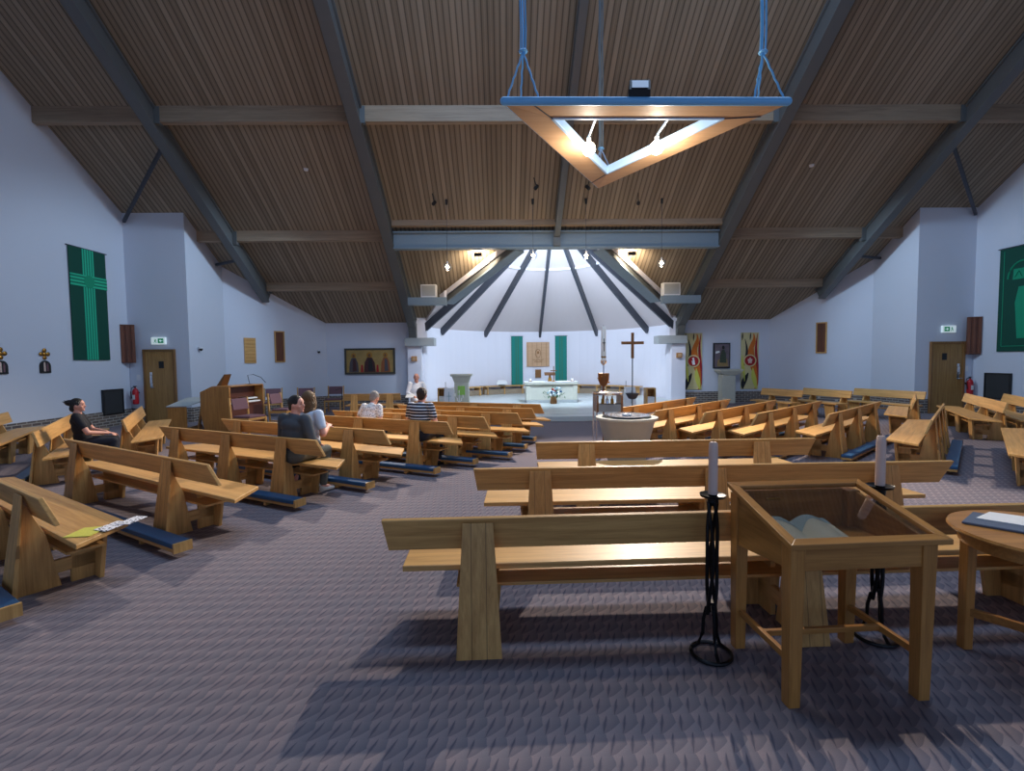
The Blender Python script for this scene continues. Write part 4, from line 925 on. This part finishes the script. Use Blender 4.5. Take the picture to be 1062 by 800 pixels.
# altar
t = thing('altar', 'cream stone altar with a white cloth on top', 'altar', (1.70, 17.6, .146))
MB().box(-.92, .92, -.4, .4, .0, .10).build('plinth_block', 'concrete', t, bevel=.01)
MB().box(-.87, .87, -.37, .37, .10, .66).build('block', 'stone', t, bevel=.01)
for x in (-.84, .84): MB().box(x-.08, x+.08, -.40, .40, .10, .66).build('end_pier', 'stone', t, bevel=.01)
MB().box(-.97, .97, -.44, .44, .66, .74).build('table_slab', 'stone', t, bevel=.01)
MB().box(-.98, .98, -.45, .45, .741, .752).build('altar_cloth', 'white', t)
zt = .146+.752
t = thing('altar_cross', 'small brass cross standing on the altar', 'cross', (1.80, 17.45, zt+.001)); MB().lathe([(.09, 0), (.03, .03), (.02, .06)], n=14).build('base', 'gold', t); MB().box(-.015, .015, -.012, .012, .05, .56).box(-.12, .12, -.012, .012, .38, .41).build('cross', 'copper', t)
t = thing('book_stand', 'brown book stand on the altar beside the brass cross', 'book stand', (1.68, 17.65, zt+.001)); MB().hexa([(-.2, -.12, .22), (.2, -.12, .22), (.2, .1, .30), (-.2, .1, .30), (-.2, -.12, .25), (.2, -.12, .25), (.2, .1, .33), (-.2, .1, .33)]).build('rest', 'copper', t); MB().taper(0, 0, 0, .25, .16, .16, .05, .05).build('stem', 'gold', t)
for x, lb in ((.95, 'small white candle at the left end of the altar'), (2.48, 'small white candle at the right end of the altar')):
    t = thing('altar_candle', lb, 'candle', (x, 17.5, zt+.001), 0, 'altar candles'); MB().lathe([(.07, 0), (.07, .02), (.03, .03)], n=14).build('dish', 'gold', t); MB().lathe([(.04, .03), (.04, .11)], n=14).build('wax', 'waxw', t); MB().tube([(0, 0, .11), (0, 0, .14)], .005, 6).build('wick', 'black', t)
# flower arrangement
t = thing('flower_arrangement', 'flower arrangement with blue, red and white blooms in front of the altar', 'flowers', (1.72, 16.75, .15))
MB().lathe([(.10, 0), (.13, .05), (.10, .22), (.12, .26)], n=16).build('vase', 'copper', t, smooth=True)
m = MB(); st = MB()
for k in range(90):
    a = random.uniform(0, 2*PI); r = random.uniform(.05, .42); z = .22+random.uniform(.0, .42)*(1.1-r*1.6); c = Vector((math.cos(a)*r, math.sin(a)*r*.6, max(.14, z)))
    d = Vector((random.uniform(-1, 1), random.uniform(-1, 1), random.uniform(-.4, 1))).normalized()*.07; s_ = d.cross(Vector((0, 0, 1))).normalized()*.018
    m.add([c-d, c+s_, c+d, c-s_], [(0, 1, 2, 3)])
    if k % 6 == 0: st.tube([(0, 0, .22), c], .004, 5)
m.build('foliage', 'leaf', t); st.build('stems', 'leaf', t)
for cm, pts in (('paper', 8), ('bookgrey', 8), ('crimson', 3), ('vinyl', 5)):
    for k in range(pts):
        a = random.uniform(PI, 2*PI); r = random.uniform(0, .26); MB().ball((math.cos(a)*r, math.sin(a)*r*.7-.05, .32+random.uniform(0, .26)), .042, 8).build('bloom', cm, t, smooth=True)
# stone lectern (ambo)
t = thing('stone_ambo', 'cream stone ambo with a flared top left of the altar', 'ambo', (-1.42, 16.2, .0))
MB().taper(0, 0, .146, .95, .50, .42, .46, .40).build('shaft', 'stone', t, bevel=.008); MB().taper(0, 0, .95, 1.17, .46, .40, .62, .5).build('flare', 'stone', t, bevel=.006); MB().box(-.36, .36, -.28, .28, 1.17, 1.24).build('top_slab', 'stone', t, bevel=.006)
MB().box(-.12, .12, -.222, -.212, .55, .85).build('green_motif', 'candlestain', t)
# candle cluster beside the ambo
t = thing('votive_holder', 'white branched candle holder in front of the stone ambo', 'candle holder', (-1.45, 15.5, .14))
MB().tube([(0, 0, 0), (0, 0, .5)], .012).build('stem', 'white', t); MB().lathe([(.1, 0), (.1, .012)], n=16).build('base', 'white', t)
for k, (dx, z) in enumerate(((-.12, .45), (0, .55), (.12, .40), (-.06, .3), (.07, .3))): MB().tube([(0, 0, .2), (dx, 0, z-.04)], .007).build('arm', 'white', t); MB().lathe([(.02, z-.04), (.02, z+.05)], (dx, 0, 0), n=10).build('candle', 'waxw', t)
# credence chairs and white frontals at each side
for x, y, s, lb in ((-2.07, 16.2, 1, 'small open wooden stand left of the stone ambo'), (4.56, 15.0, -1, 'small open wooden stand at the right of the sanctuary')):
    t = thing('credence_stand', lb, 'stand', (x, y, .142), 0, 'small wooden stands beside the sanctuary')
    for xx in (-.15, .11): MB().box(xx, xx+.04, -.15, .15, 0, .60).build('side_panel', 'oak_z', t)
    MB().box(-.15, .15, -.15, .15, .60, .64).build('top', 'oak_x', t); MB().box(-.11, .11, .12, .14, .28, .60).build('back_panel', 'case_x', t); MB().box(-.11, .11, -.13, .12, .02, .36).build('inner_box', 'whiteplastic', t)
for x, y, lb in ((-1.78, 15.65, 'white cloth-covered stand with a dark cross beside the stone ambo'), (3.98, 15.2, 'white cloth-covered stand with a small cross at the right of the sanctuary')):
    t = thing('white_frontal', lb, 'cloth stand', (x, y, .142), 0, 'white covered stands'); MB().taper(0, 0, 0, .66, .36, .30, .30, .26).build('cloth', 'white', t, bevel=.01)
    MB().box(-.01, .01, -.158, -.15, .15, .55).box(-.07, .07, -.158, -.15, .40, .42).build('dark_cross', 'bookgrey', t); MB().tube([(-.12, 0, .66), (-.12, 0, .86)], .008, 6).build('spike', 'darksteel', t)
# open book on white stand by curved wall
t = thing('missal_stand', 'white open book on the bench left of the altar', 'book', (-.1, 21.9, .545)); MB().hexa([(-.25, -.15, .05), (.25, -.15, .05), (.25, .12, .12), (-.25, .12, .12), (-.22, -.15, .10), (.22, -.15, .10), (.18, .12, .24), (-.18, .12, .24)]).build('pages', 'paper', t); MB().box(-.15, .15, -.1, .1, 0, .05).build('base', 'greyframe', t)

# font
t = thing('baptismal_font', 'round cream stone font with a dark metal bowl on the centre axis', 'font', (1.66, 6.5, 0))
MB().lathe([(.27, 0), (.27, .08), (.23, .12), (.27, .45), (.37, .84), (.415, .875), (.415, .90), (.33, .90), (.32, .86), (.0, .82)], n=40, cap=False).build('stone_bowl', 'stone', t, smooth=True)
MB().lathe([(.10, .865), (.26, .895), (.315, .915), (.32, .925), (.27, .93), (.12, .90), (.0, .895)], n=40, cap=False).build('metal_bowl', 'bowlmetal', t, smooth=True)
m = MB()
for k in range(5): m.ball((random.uniform(-.08, .08), random.uniform(-.05, .05), .925), (.03, .03, .02), 8)
m.build('water_shells', 'whiteplastic', t, smooth=True)
# tall side table with tray
t = thing('oil_stand', 'tall narrow stand with a silver tray top behind the font', 'stand', (1.64, 7.6, 0))
for x in (-.2, .2):
    for y in (-.14, .14): MB().tube([(x, y, 0), (x, y, 1.13)], .012, 8).build('leg', 'chrome', t, smooth=True)
MB().box(-.2, .2, -.15, .15, .86, .98).build('shelf_box', 'concrete', t, bevel=.004)
for x in (-.205, .175): MB().box(x, x+.03, -.16, .16, .86, 1.12).build('side_panel', 'copper', t)
MB().lathe([(.18, 1.12), (.235, 1.135), (.24, 1.16), (.22, 1.15), (.0, 1.145)], n=32).build('tray_top', 'chrome', t, smooth=True)
for k, x in enumerate((-.09, -.02, .06)): o = MB().lathe([(.025, .981), (.025, 1.05), (.01, 1.07), (.012, 1.10)], (x+1.64, 7.55, 0), n=12).build('oil_flask', ('gold', 'chrome', 'gold')[k], smooth=True); tag(o, ('brass oil flask at the left of the tall stand', 'silver oil flask in the middle of the tall stand', 'brass oil flask at the right of the tall stand')[k], 'flask')
# paschal candle
t = thing('candle_holder', 'tall metal candle holder with a brass cup behind the font', 'candle holder', (1.74, 8.4, 0))
MB().lathe([(.16, 0), (.16, .02), (.03, .05), (.018, .1), (.018, 1.20)], n=20).build('pole', 'copper', t, smooth=True)
MB().lathe([(.015, 1.20), (.06, 1.24), (.095, 1.32), (.10, 1.44), (.085, 1.44), (.0, 1.38)], n=24).build('cup', 'copper', t, smooth=True)
MB().lathe([(.012, 1.38), (.012, 1.58), (.05, 1.62), (.055, 1.66), (.0, 1.655)], n=20).build('socket', 'chrome', t, smooth=True)
m = MB()
for k in range(9): a = k*.7; m.ball((math.cos(a)*.095, math.sin(a)*.095, 1.28+.018*(k % 8)), .014, 6)
m.build('brass_beads', 'gold', t)
t = thing('paschal_candle', 'tall white paschal candle with a dark cross mark above the font', 'candle', (1.74, 8.4, 1.661))
MB().lathe([(.042, 0), (.042, .57), (.03, .59)], n=20).build('wax', 'waxw', t, smooth=True); MB().box(-.006, .006, -.046, -.040, .16, .38).box(-.025, .025, -.046, -.038, .30, .312).build('cross_mark', 'black', t); MB().lathe([(.0435, .05), (.0435, .075)], n=20).build('gold_band', 'gold', t); MB().tube([(0, 0, .59), (0, 0, .62)], .003, 6).build('wick', 'black', t)
# processional cross
t = thing('processional_cross', 'tall wooden processional cross on a slim pole at the right of the sanctuary', 'cross', (3.21, 12.0, 0))
MB().tube([(0, 0, .03), (0, 0, 1.75)], .014, 8).build('pole', 'darksteel', t, smooth=True); MB().box(-.035, .035, -.02, .02, 1.70, 2.34).build('upright', 'copper', t, bevel=.003); MB().box(-.28, .28, -.018, .018, 2.05, 2.12).build('crossbar', 'copper', t, bevel=.003)
MB().lathe([(.05, .68), (.10, .70), (.17, .83), (.15, .83), (.03, .74)], n=24).build('bowl', 'greyframe', t, smooth=True); MB().lathe([(.18, 0), (.18, .02), (.03, .05)], n=20).build('foot', 'darksteel', t, smooth=True)

# ------------------------------------------------------------------ organ and chairs at the left
def organ():
    t = thing('organ_console', 'wooden organ console with a slanted side standing before the left angled wall', 'organ', (-7.45, 11.9, 0), math.radians(-8))
    for y in (0, 1.28):
        MB().prism([(0, y, .45), (.10, y, .0), (.78, y, 0), (.92, y, 0), (.78, y, .32), (.78, y, 1.10), (.32, y, 1.12), (0, y, .98)], (0, .05, 0)).build('side_panel', 'case_z', t, bevel=.004)
    MB().box(.02, .06, .05, 1.28, .45, .97).build('back_panel', 'case_z', t)
    MB().hexa([(0, .05, .97), (.32, .05, 1.10), (.32, 1.28, 1.10), (0, 1.28, .97), (0, .05, .99), (.32, .05, 1.12), (.32, 1.28, 1.12), (0, 1.28, .99)]).build('sloping_top', 'case_y', t)
    MB().box(.32, .80, .05, 1.28, 1.10, 1.125).build('top', 'case_y', t)
    MB().box(.74, .77, .05, 1.28, .15, .62).build('knee_panel', 'darkred', t)
    MB().box(.55, .78, .07, 1.26, .63, .67).build('key_slip', 'darkred', t); MB().box(.60, .76, .12, 1.2, .671, .70).build('manual', 'paper', t); MB().box(.50, .68, .12, 1.2, .75, .78).build('manual', 'paper', t)
    MB().box(.40, .55, .06, 1.27, .80, 1.09).build('stop_jamb', 'darkred', t)
organ()
t = thing('music_desk', 'small carved music rest standing on top of the organ', 'music rest', (-7.05, 12.1, 1.126)); MB().hexa([(-.1, 0, 0), (0, 0, 0), (0, .3, 0), (-.1, .3, 0), (.08, .02, .28), (.12, .02, .28), (.12, .28, .28), (.08, .28, .28)]).build('rest', 'copper', t)
t = thing('gooseneck_lamp', 'thin black gooseneck lamp on the organ top', 'lamp', (-6.75, 12.9, 1.0)); MB().tube([(.0, 0, .12), (-.05, 0, .36), (.1, 0, .38), (.3, 0, .30), (.42, 0, .16)], .008, 6).build('neck', 'black', t, smooth=True); MB().lathe([(.06, .115), (.06, .13)], n=12).build('base', 'black', t)
def chair(label, x, y, rz, proto=[None]):
    if proto[0] is None:
        t = thing('upholstered_chair', label, 'chair', (0, 0, 0), 0, 'mauve upholstered wooden chairs')
        MB().box(-.24, .24, -.22, .24, .42, .47).build('seat_pad', 'purple', t, bevel=.015); MB().hexa([(-.22, -.25, .60), (.22, -.25, .60), (.22, -.22, .60), (-.22, -.22, .60), (-.22, -.31, .86), (.22, -.31, .86), (.22, -.28, .86), (-.22, -.28, .86)]).build('back_pad', 'purple', t, bevel=.008)
        for sx in (-1, 1):
            MB().bar((sx*.25, -.25, 0), (sx*.25, -.31, .88), .035, .04, up=(0, 1, 0)).build('rear_leg', 'oak_z', t); MB().box(sx*.25-.018, sx*.25+.018, .20, .24, 0, .42).build('front_leg', 'oak_z', t)
            MB().box(sx*.25-.012, sx*.25+.012, -.24, .20, .36, .42).build('side_rail', 'oak_y', t); MB().box(sx*.25-.01, sx*.25+.01, -.24, .20, .14, .17).build('stretcher', 'oak_y', t)
        MB().box(-.23, .23, .205, .23, .37, .42).build('front_rail', 'oak_x', t); proto[0] = t
    else: t = copy_tree(proto[0]); t['label'] = label
    t.location = (x, y, 0); t.rotation_euler = (0, 0, rz)
chair('mauve chair in profile facing right, just right of the organ', -5.95, 11.3, -PI/2-.3)
chair('mauve chair in profile behind the first one, farther from the viewer beside the organ', -5.85, 12.9, -PI/2-.2)
chair('mauve chair facing the viewer by the left angled wall, nearest the organ', -7.25, 15.2, PI+.4)
chair('mauve chair facing the viewer behind the brown-haired woman', -6.3, 15.3, PI+.25)
chair('mauve chair facing the viewer nearest the icon panel, right of the brown-haired woman', -5.7, 16.2, PI+.1)
t = thing('low_bookcase', 'low open wooden bookcase with a grey top left of the organ', 'bookcase', (-8.25, 11.9, 0), math.radians(8))
MB().box(0, .42, 0, .03, 0, .62).build('end_panel', 'case_z', t); MB().box(.40, .42, .03, .8, 0, .10).build('plinth', 'case_x', t); MB().hexa([(-.02, -.02, .62), (.44, -.02, .62), (.75, .8, .78), (.1, .8, .78), (-.02, -.02, .645), (.44, -.02, .645), (.75, .8, .805), (.1, .8, .805)]).build('grey_top', 'concrete', t)
MB().box(.0, .02, .03, .8, 0, .62).build('back_panel', 'black', t); MB().bar((.55, .3, 0), (.66, .3, .66), .10, .03).build('leaning_board', 'oak_z', t); MB().bar((.85, .3, .18), (.66, .32, .66), .10, .03).build('leaning_board', 'oak_z', t)
t = thing('microphone_stand', 'thin black microphone stand right of the far mauve chairs', 'microphone stand', (-5.1, 15.2, 0)); MB().tube([(0, 0, .02), (0, 0, .86)], .010, 8).build('pole', 'black', t); MB().tube([(0, 0, .86), (-.22, 0, .80)], .008, 6).build('boom', 'black', t); MB().lathe([(.13, 0), (.13, .02)], n=16).build('base', 'black', t)

# ------------------------------------------------------------------ people
def rotm(rx=0, ry=0, rz=0): return (Matrix.Rotation(rz, 3, 'Z') @ Matrix.Rotation(ry, 3, 'Y') @ Matrix.Rotation(rx, 3, 'X'))
def remeshed(mb, name, mat, parent, vox=.012, smooth=4):
    bmesh.ops.recalc_face_normals(mb.bm, faces=mb.bm.faces)
    me = bpy.data.meshes.new(name); mb.bm.to_mesh(me); mb.bm.free()
    o = bpy.data.objects.new(name, me); COL.objects.link(o)
    r = o.modifiers.new('r', 'REMESH'); r.mode = 'VOXEL'; r.voxel_size = vox; r.use_smooth_shade = True
    s = o.modifiers.new('s', 'SMOOTH'); s.factor = .5; s.iterations = smooth
    dg = bpy.context.evaluated_depsgraph_get(); nm = bpy.data.meshes.new_from_object(o.evaluated_get(dg)); nm.name = name
    o.modifiers.clear(); o.data = nm; bpy.data.meshes.remove(me)
    nm.materials.clear(); nm.materials.append(M[mat]); nm.polygons.foreach_set('use_smooth', [True]*len(nm.polygons))
    o.parent = parent; return o
def hand(m, wrist, d, palm_n, side):
    """adds palm, four unequal bent fingers and a thumb"""
    d = Vector(d).normalized(); n = Vector(palm_n).normalized(); s = d.cross(n).normalized()*side
    pc = Vector(wrist)+d*.048
    R_ = Matrix((s, d, n)).transposed()
    m.ball(pc, (.040, .050, .016), 12, R_)
    for k, (off, ln) in enumerate(((-.030, .058), (-.010, .070), (.010, .074), (.030, .066))):
        a = pc+d*.040+s*off; b_ = a+d*ln*.45+n*.006; c = b_+d*ln*.30+n*.018; e = c+d*ln*.12+n*.022
        m.cap(a, b_, .0095, .009, 8); m.cap(b_, c, .009, .0085, 8); m.cap(c, e, .0085, .0075, 8)
    a = pc-d*.02+s*.034; b_ = a+s*.026+d*.022+n*.006; c = b_+d*.030+s*.004+n*.01
    m.cap(a, b_, .012, .0105, 8); m.cap(b_, c, .0105, .009, 8)
def person(label, loc, rz, pose='sit', lean=.0, head=(0, 0, 0), shirt='sweater', trousers='denim', hair='hair_dk', style='short', arms=None, sleeve='long', shoes='black', k=1.0, seat=.452, bulk=1.0, slump=0.0):
    t = thing('person', label, 'person', loc, rz); t.scale = (k, k, k)
    hz = seat/k+.095; hip = Vector((0, 0, hz))
    Lm = Matrix.Rotation(-lean, 3, 'X')
    def T(p): return hip+Lm @ Vector(p)
    neck = T((0, -.005, .50)); sh = [T((s*.175*bulk, 0, .45)) for s in (-1, 1)]
    Hm = rotm(*head); hc = neck+Vector((0, .02, .0))+(Lm if lean < .5 else Matrix.Rotation(-.3, 3, 'X')) @ Vector((0, .01, .135))
    def Hd(p): return hc+Hm @ Vector(p)
    if pose == 'sit':
        knee = [hip+Vector((s*.12, .42, .0)) for s in (-1, 1)]; ank = [Vector((s*.125, .34, .085)) for s in (-1, 1)]
    else:
        knee = [Vector((s*.11, .16, .20)) for s in (-1, 1)]; ank = [Vector((s*.10, -.24, .30)) for s in (-1, 1)]
    hips = [hip+Vector((s*.09, 0, 0)) for s in (-1, 1)]
    if arms is None: arms = [((s*.27, .04, .20), (s*.12, .30, .10)) for s in (-1, 1)]
    el = [T(a[0]) if pose else None for a in arms]; wr = [hip+Vector(a[1]) for a in arms]
    # body: head, neck, core, arms, hands, legs in one surface
    b = MB()
    b.ball(Hd((0, .0, .0)), (.076, .092, .108), 20, Hm); b.ball(Hd((0, .035, -.055)), (.052, .055, .055), 16, Hm); b.ball(Hd((0, .030, .035)), (.064, .062, .06), 14, Hm)
    b.ball(Hd((0, .098, -.018)), (.012, .018, .022), 10, Hm); b.ball(Hd((0, .086, .008)), (.009, .014, .022), 10, Hm)      # nose
    b.ball(Hd((0, .078, -.088)), (.020, .018, .018), 10, Hm)                                                           # chin
    b.ball(Hd((0, .078, .030)), (.045, .016, .010), 10, Hm)                                                            # brow
    for s in (-1, 1):
        b.ball(Hd((s*.078, -.005, -.012)), (.010, .020, .030), 10, Hm); b.ball(Hd((s*.042, .060, -.028)), (.022, .020, .022), 10, Hm)
    b.cap(T((0, -.005, .40)), hc+Vector((0, -.01, -.06)), .062, .055, 14)
    b.cap(T((0, 0, .08)), T((0, 0, .34)), .085*bulk, .085*bulk, 16)
    for i, s in enumerate((-1, 1)):
        b.cap(T((0, 0, .40)), sh[i], .05, .045); b.cap(sh[i], el[i], .050*bulk, .042); b.cap(el[i], wr[i], .040, .027)
        dd = (wr[i]-el[i]).normalized(); hand(b, wr[i], dd, Vector((-s*.5, .2, -1)) if abs(dd.z) < .8 else Vector((0, 1, 0)), -s)
        b.cap(hips[i], knee[i], .078, .055); b.cap(knee[i], ank[i], .052, .034)
        b.cap(ank[i], ank[i]+Vector((0, .13, -.045)) if pose == 'sit' else ank[i]+Vector((0, -.12, -.10)), .032, .028)
    b.ball(hip, (.15, .11, .10), 16)
    remeshed(b, 'body', 'skin', t, .009, 3)
    # clothes
    c = MB(); c.ball(T((0, .01, .10)), (.165*bulk, .125*bulk, .15), 18, Lm); c.ball(T((0, .01, .26)), (.175*bulk, .125*bulk, .17), 18, Lm); c.ball(T((0, -.01, .37)), (.185*bulk, .108*bulk, .11), 18, Lm)
    c.cap(sh[0]-Vector((0, 0, .012)), sh[1]-Vector((0, 0, .012)), .064*bulk, .064*bulk, 14); c.cap(T((-.09, -.01, .425)), T((.09, -.01, .425)), .075, .075, 12); c.cap(T((0, -.01, .42)), T((0, -.005, .475)), .085, .066, 14)
    for i in range(2):
        if sleeve == 'long': c.cap(sh[i], el[i], .068*bulk, .054*bulk); c.cap(el[i], el[i].lerp(wr[i], .86), .054*bulk, .040)
        else: c.cap(sh[i], sh[i].lerp(el[i], .62), .070*bulk, .060*bulk)
    remeshed(c, 'shirt', shirt, t, .011, 3)
    c = MB(); c.ball(hip, (.175*bulk, .135*bulk, .12), 16)
    for i in range(2): c.cap(hips[i], knee[i], .092, .070); c.cap(knee[i], knee[i].lerp(ank[i], .9), .068, .052)
    remeshed(c, 'trousers', trousers, t, .012, 3)
    for i in range(2):
        f_ = ank[i]; m = MB()
        if pose == 'sit': m.ball(f_+Vector((0, -.01, -.035)), (.042, .050, .048), 12); m.ball(f_+Vector((0, .07, -.048)), (.046, .10, .034), 12); m.ball(f_+Vector((0, .13, -.055)), (.045, .06, .027), 12)
        else: m.ball(f_+Vector((0, -.02, -.03)), (.042, .05, .048), 12); m.ball(f_+Vector((0, -.06, -.11)), (.045, .04, .10), 12)
        remeshed(m, 'shoe', shoes, t, .010, 2)
    # hair, eyes, lips
    h = MB()
    if style == 'short':
        h.ball(Hd((0, -.014, .026)), (.084, .094, .100), 20, Hm); h.ball(Hd((0, -.05, -.03)), (.066, .052, .06), 14, Hm)
    elif style == 'bald':
        h.ball(Hd((0, -.045, -.01)), (.082, .062, .055), 16, Hm)
    elif style == 'long':
        h.ball(Hd((0, -.018, .028)), (.092, .100, .102), 20, Hm); h.ball(Hd((0, -.055, -.06)), (.095, .062, .10), 16, Hm)
        for s in (-1, 1): h.ball(Hd((s*.07, -.02, -.05)), (.030, .055, .095), 12, Hm)
        h.ball(Hd((0, -.07, -.13)), (.08, .05, .06), 12, Hm)
    elif style == 'bun':
        h.ball(Hd((0, -.016, .026)), (.086, .098, .100), 20, Hm); h.ball(Hd((0, -.115, .045)), (.055, .06, .052), 14, Hm); h.ball(Hd((0, -.06, -.05)), (.066, .058, .07), 14, Hm)
        for q in range(5): h.cap(Hd((.02*q-.04, -.13, .06)), Hd((.03*q-.06, -.185, .05+.02*(q % 3))), .012, .006, 8)
    # keep the face clear
    fn = Hm @ Vector((0, .86, .22 if style != 'bald' else .9))
    geom = list(h.bm.verts)+list(h.bm.edges)+list(h.bm.faces)
    hb = remeshed(h, 'hair', hair, t, .008, 3)
    bm = bmesh.new(); bm.from_mesh(hb.data); y = Hd((0, .040, 0)); nn = (Hm @ Vector((0, 1, -.5))).normalized()
    res = bmesh.ops.bisect_plane(bm, geom=list(bm.verts)+list(bm.edges)+list(bm.faces), plane_co=Hd((0, .055, .038)), plane_no=nn, clear_outer=True)
    ed = [e for e in res['geom_cut'] if isinstance(e, bmesh.types.BMEdge)]
    if ed:
        try: bmesh.ops.contextual_create(bm, geom=ed)
        except Exception: pass
    bm.to_mesh(hb.data); bm.free()
    for s in (-1, 1):
        MB().ball(Hd((s*.031, .0815, .010)), (.013, .007, .006), 10, Hm).build('eye', 'hair_dk', t, smooth=True)
        if style != 'bald': MB().ball(Hd((s*.032, .088, .034)), (.017, .005, .0035), 8, Hm).build('eyebrow', hair, t, smooth=True)
    MB().ball(Hd((0, .0905, -.052)), (.023, .007, .006), 10, Hm).build('lips', 'lips', t, smooth=True)
    return t
# fan direction of each pew: angle of facing
person('man in a grey jumper sitting in a left pew, looking right over his shoulder', (-2.62, 5.98, 0), math.radians(-27.5), lean=.06, head=(0, 0, math.radians(-68)), shirt='sweater', trousers='khaki', hair='hair_dk', shoes='shoe', bulk=1.12, k=.97)
person('brown-haired woman in a pale blue and white blouse kneeling beside the man in grey', (-2.62, 6.42, 0), math.radians(-20), pose='kneel', lean=.02, head=(0, 0, math.radians(40)), shirt='whiteblue', trousers='denim', hair='hair_br', style='long', sleeve='short', k=1.0, seat=.45,
       arms=[((-.26, .06, .22), (-.12, .28, .28)), ((.27, -.02, .20), (.16, .20, .26))])
person('woman in a black top with dark hair tied up sitting near the left wall', (-6.27, 7.22, 0), math.radians(-57), lean=-.10, head=(0, 0, math.radians(-12)), shirt='blacktop', trousers='denim', hair='hair_dk', style='bun', sleeve='short', k=.87,
       arms=[((-.25, .12, .17), (-.05, .32, .14)), ((.25, .12, .17), (.05, .34, .13))])
person('man in a navy and white striped shirt seen from behind', (-1.33, 7.50, 0), math.radians(-26), lean=.10, head=(0, 0, math.radians(15)), shirt='stripes', trousers='denim', hair='hair_db', sleeve='short', k=.97, bulk=1.05)
person('grey-haired person in a spotted white blouse bowing forward in a left pew', (-2.38, 8.16, 0), math.radians(-26), lean=.50, head=(-.35, 0, 0), shirt='spotted', trousers='denim', hair='hair_gr', sleeve='short', k=.92)
person('priest in a white robe holding papers, seated at the left of the sanctuary', (-2.50, 13.75, 0), math.radians(205), lean=.0, head=(0, 0, math.radians(-15)), shirt='white', trousers='white', hair='hair_gr', style='bald', sleeve='long', k=1.0, seat=.50)
t = thing('wooden_stool', 'plain wooden stool under the priest in white', 'stool', (-2.50, 13.75, 0)); MB().box(-.2, .2, -.2, .2, .46, .495).build('seat', 'oak_x', t, bevel=.004)
for a, b_ in ((-.16, -.16), (.16, -.16), (.16, .16), (-.16, .16)): MB().box(a-.02, a+.02, b_-.02, b_+.02, 0, .46).build('leg', 'oak_z', t)
o = MB().hexa([(-2.74, 13.36, .68), (-2.52, 13.30, .68), (-2.50, 13.42, .76), (-2.72, 13.48, .76), (-2.74, 13.36, .69), (-2.52, 13.30, .69), (-2.50, 13.42, .77), (-2.72, 13.48, .77)]).build('paper_sheet', 'paper'); tag(o, 'white papers held by the priest', 'paper')
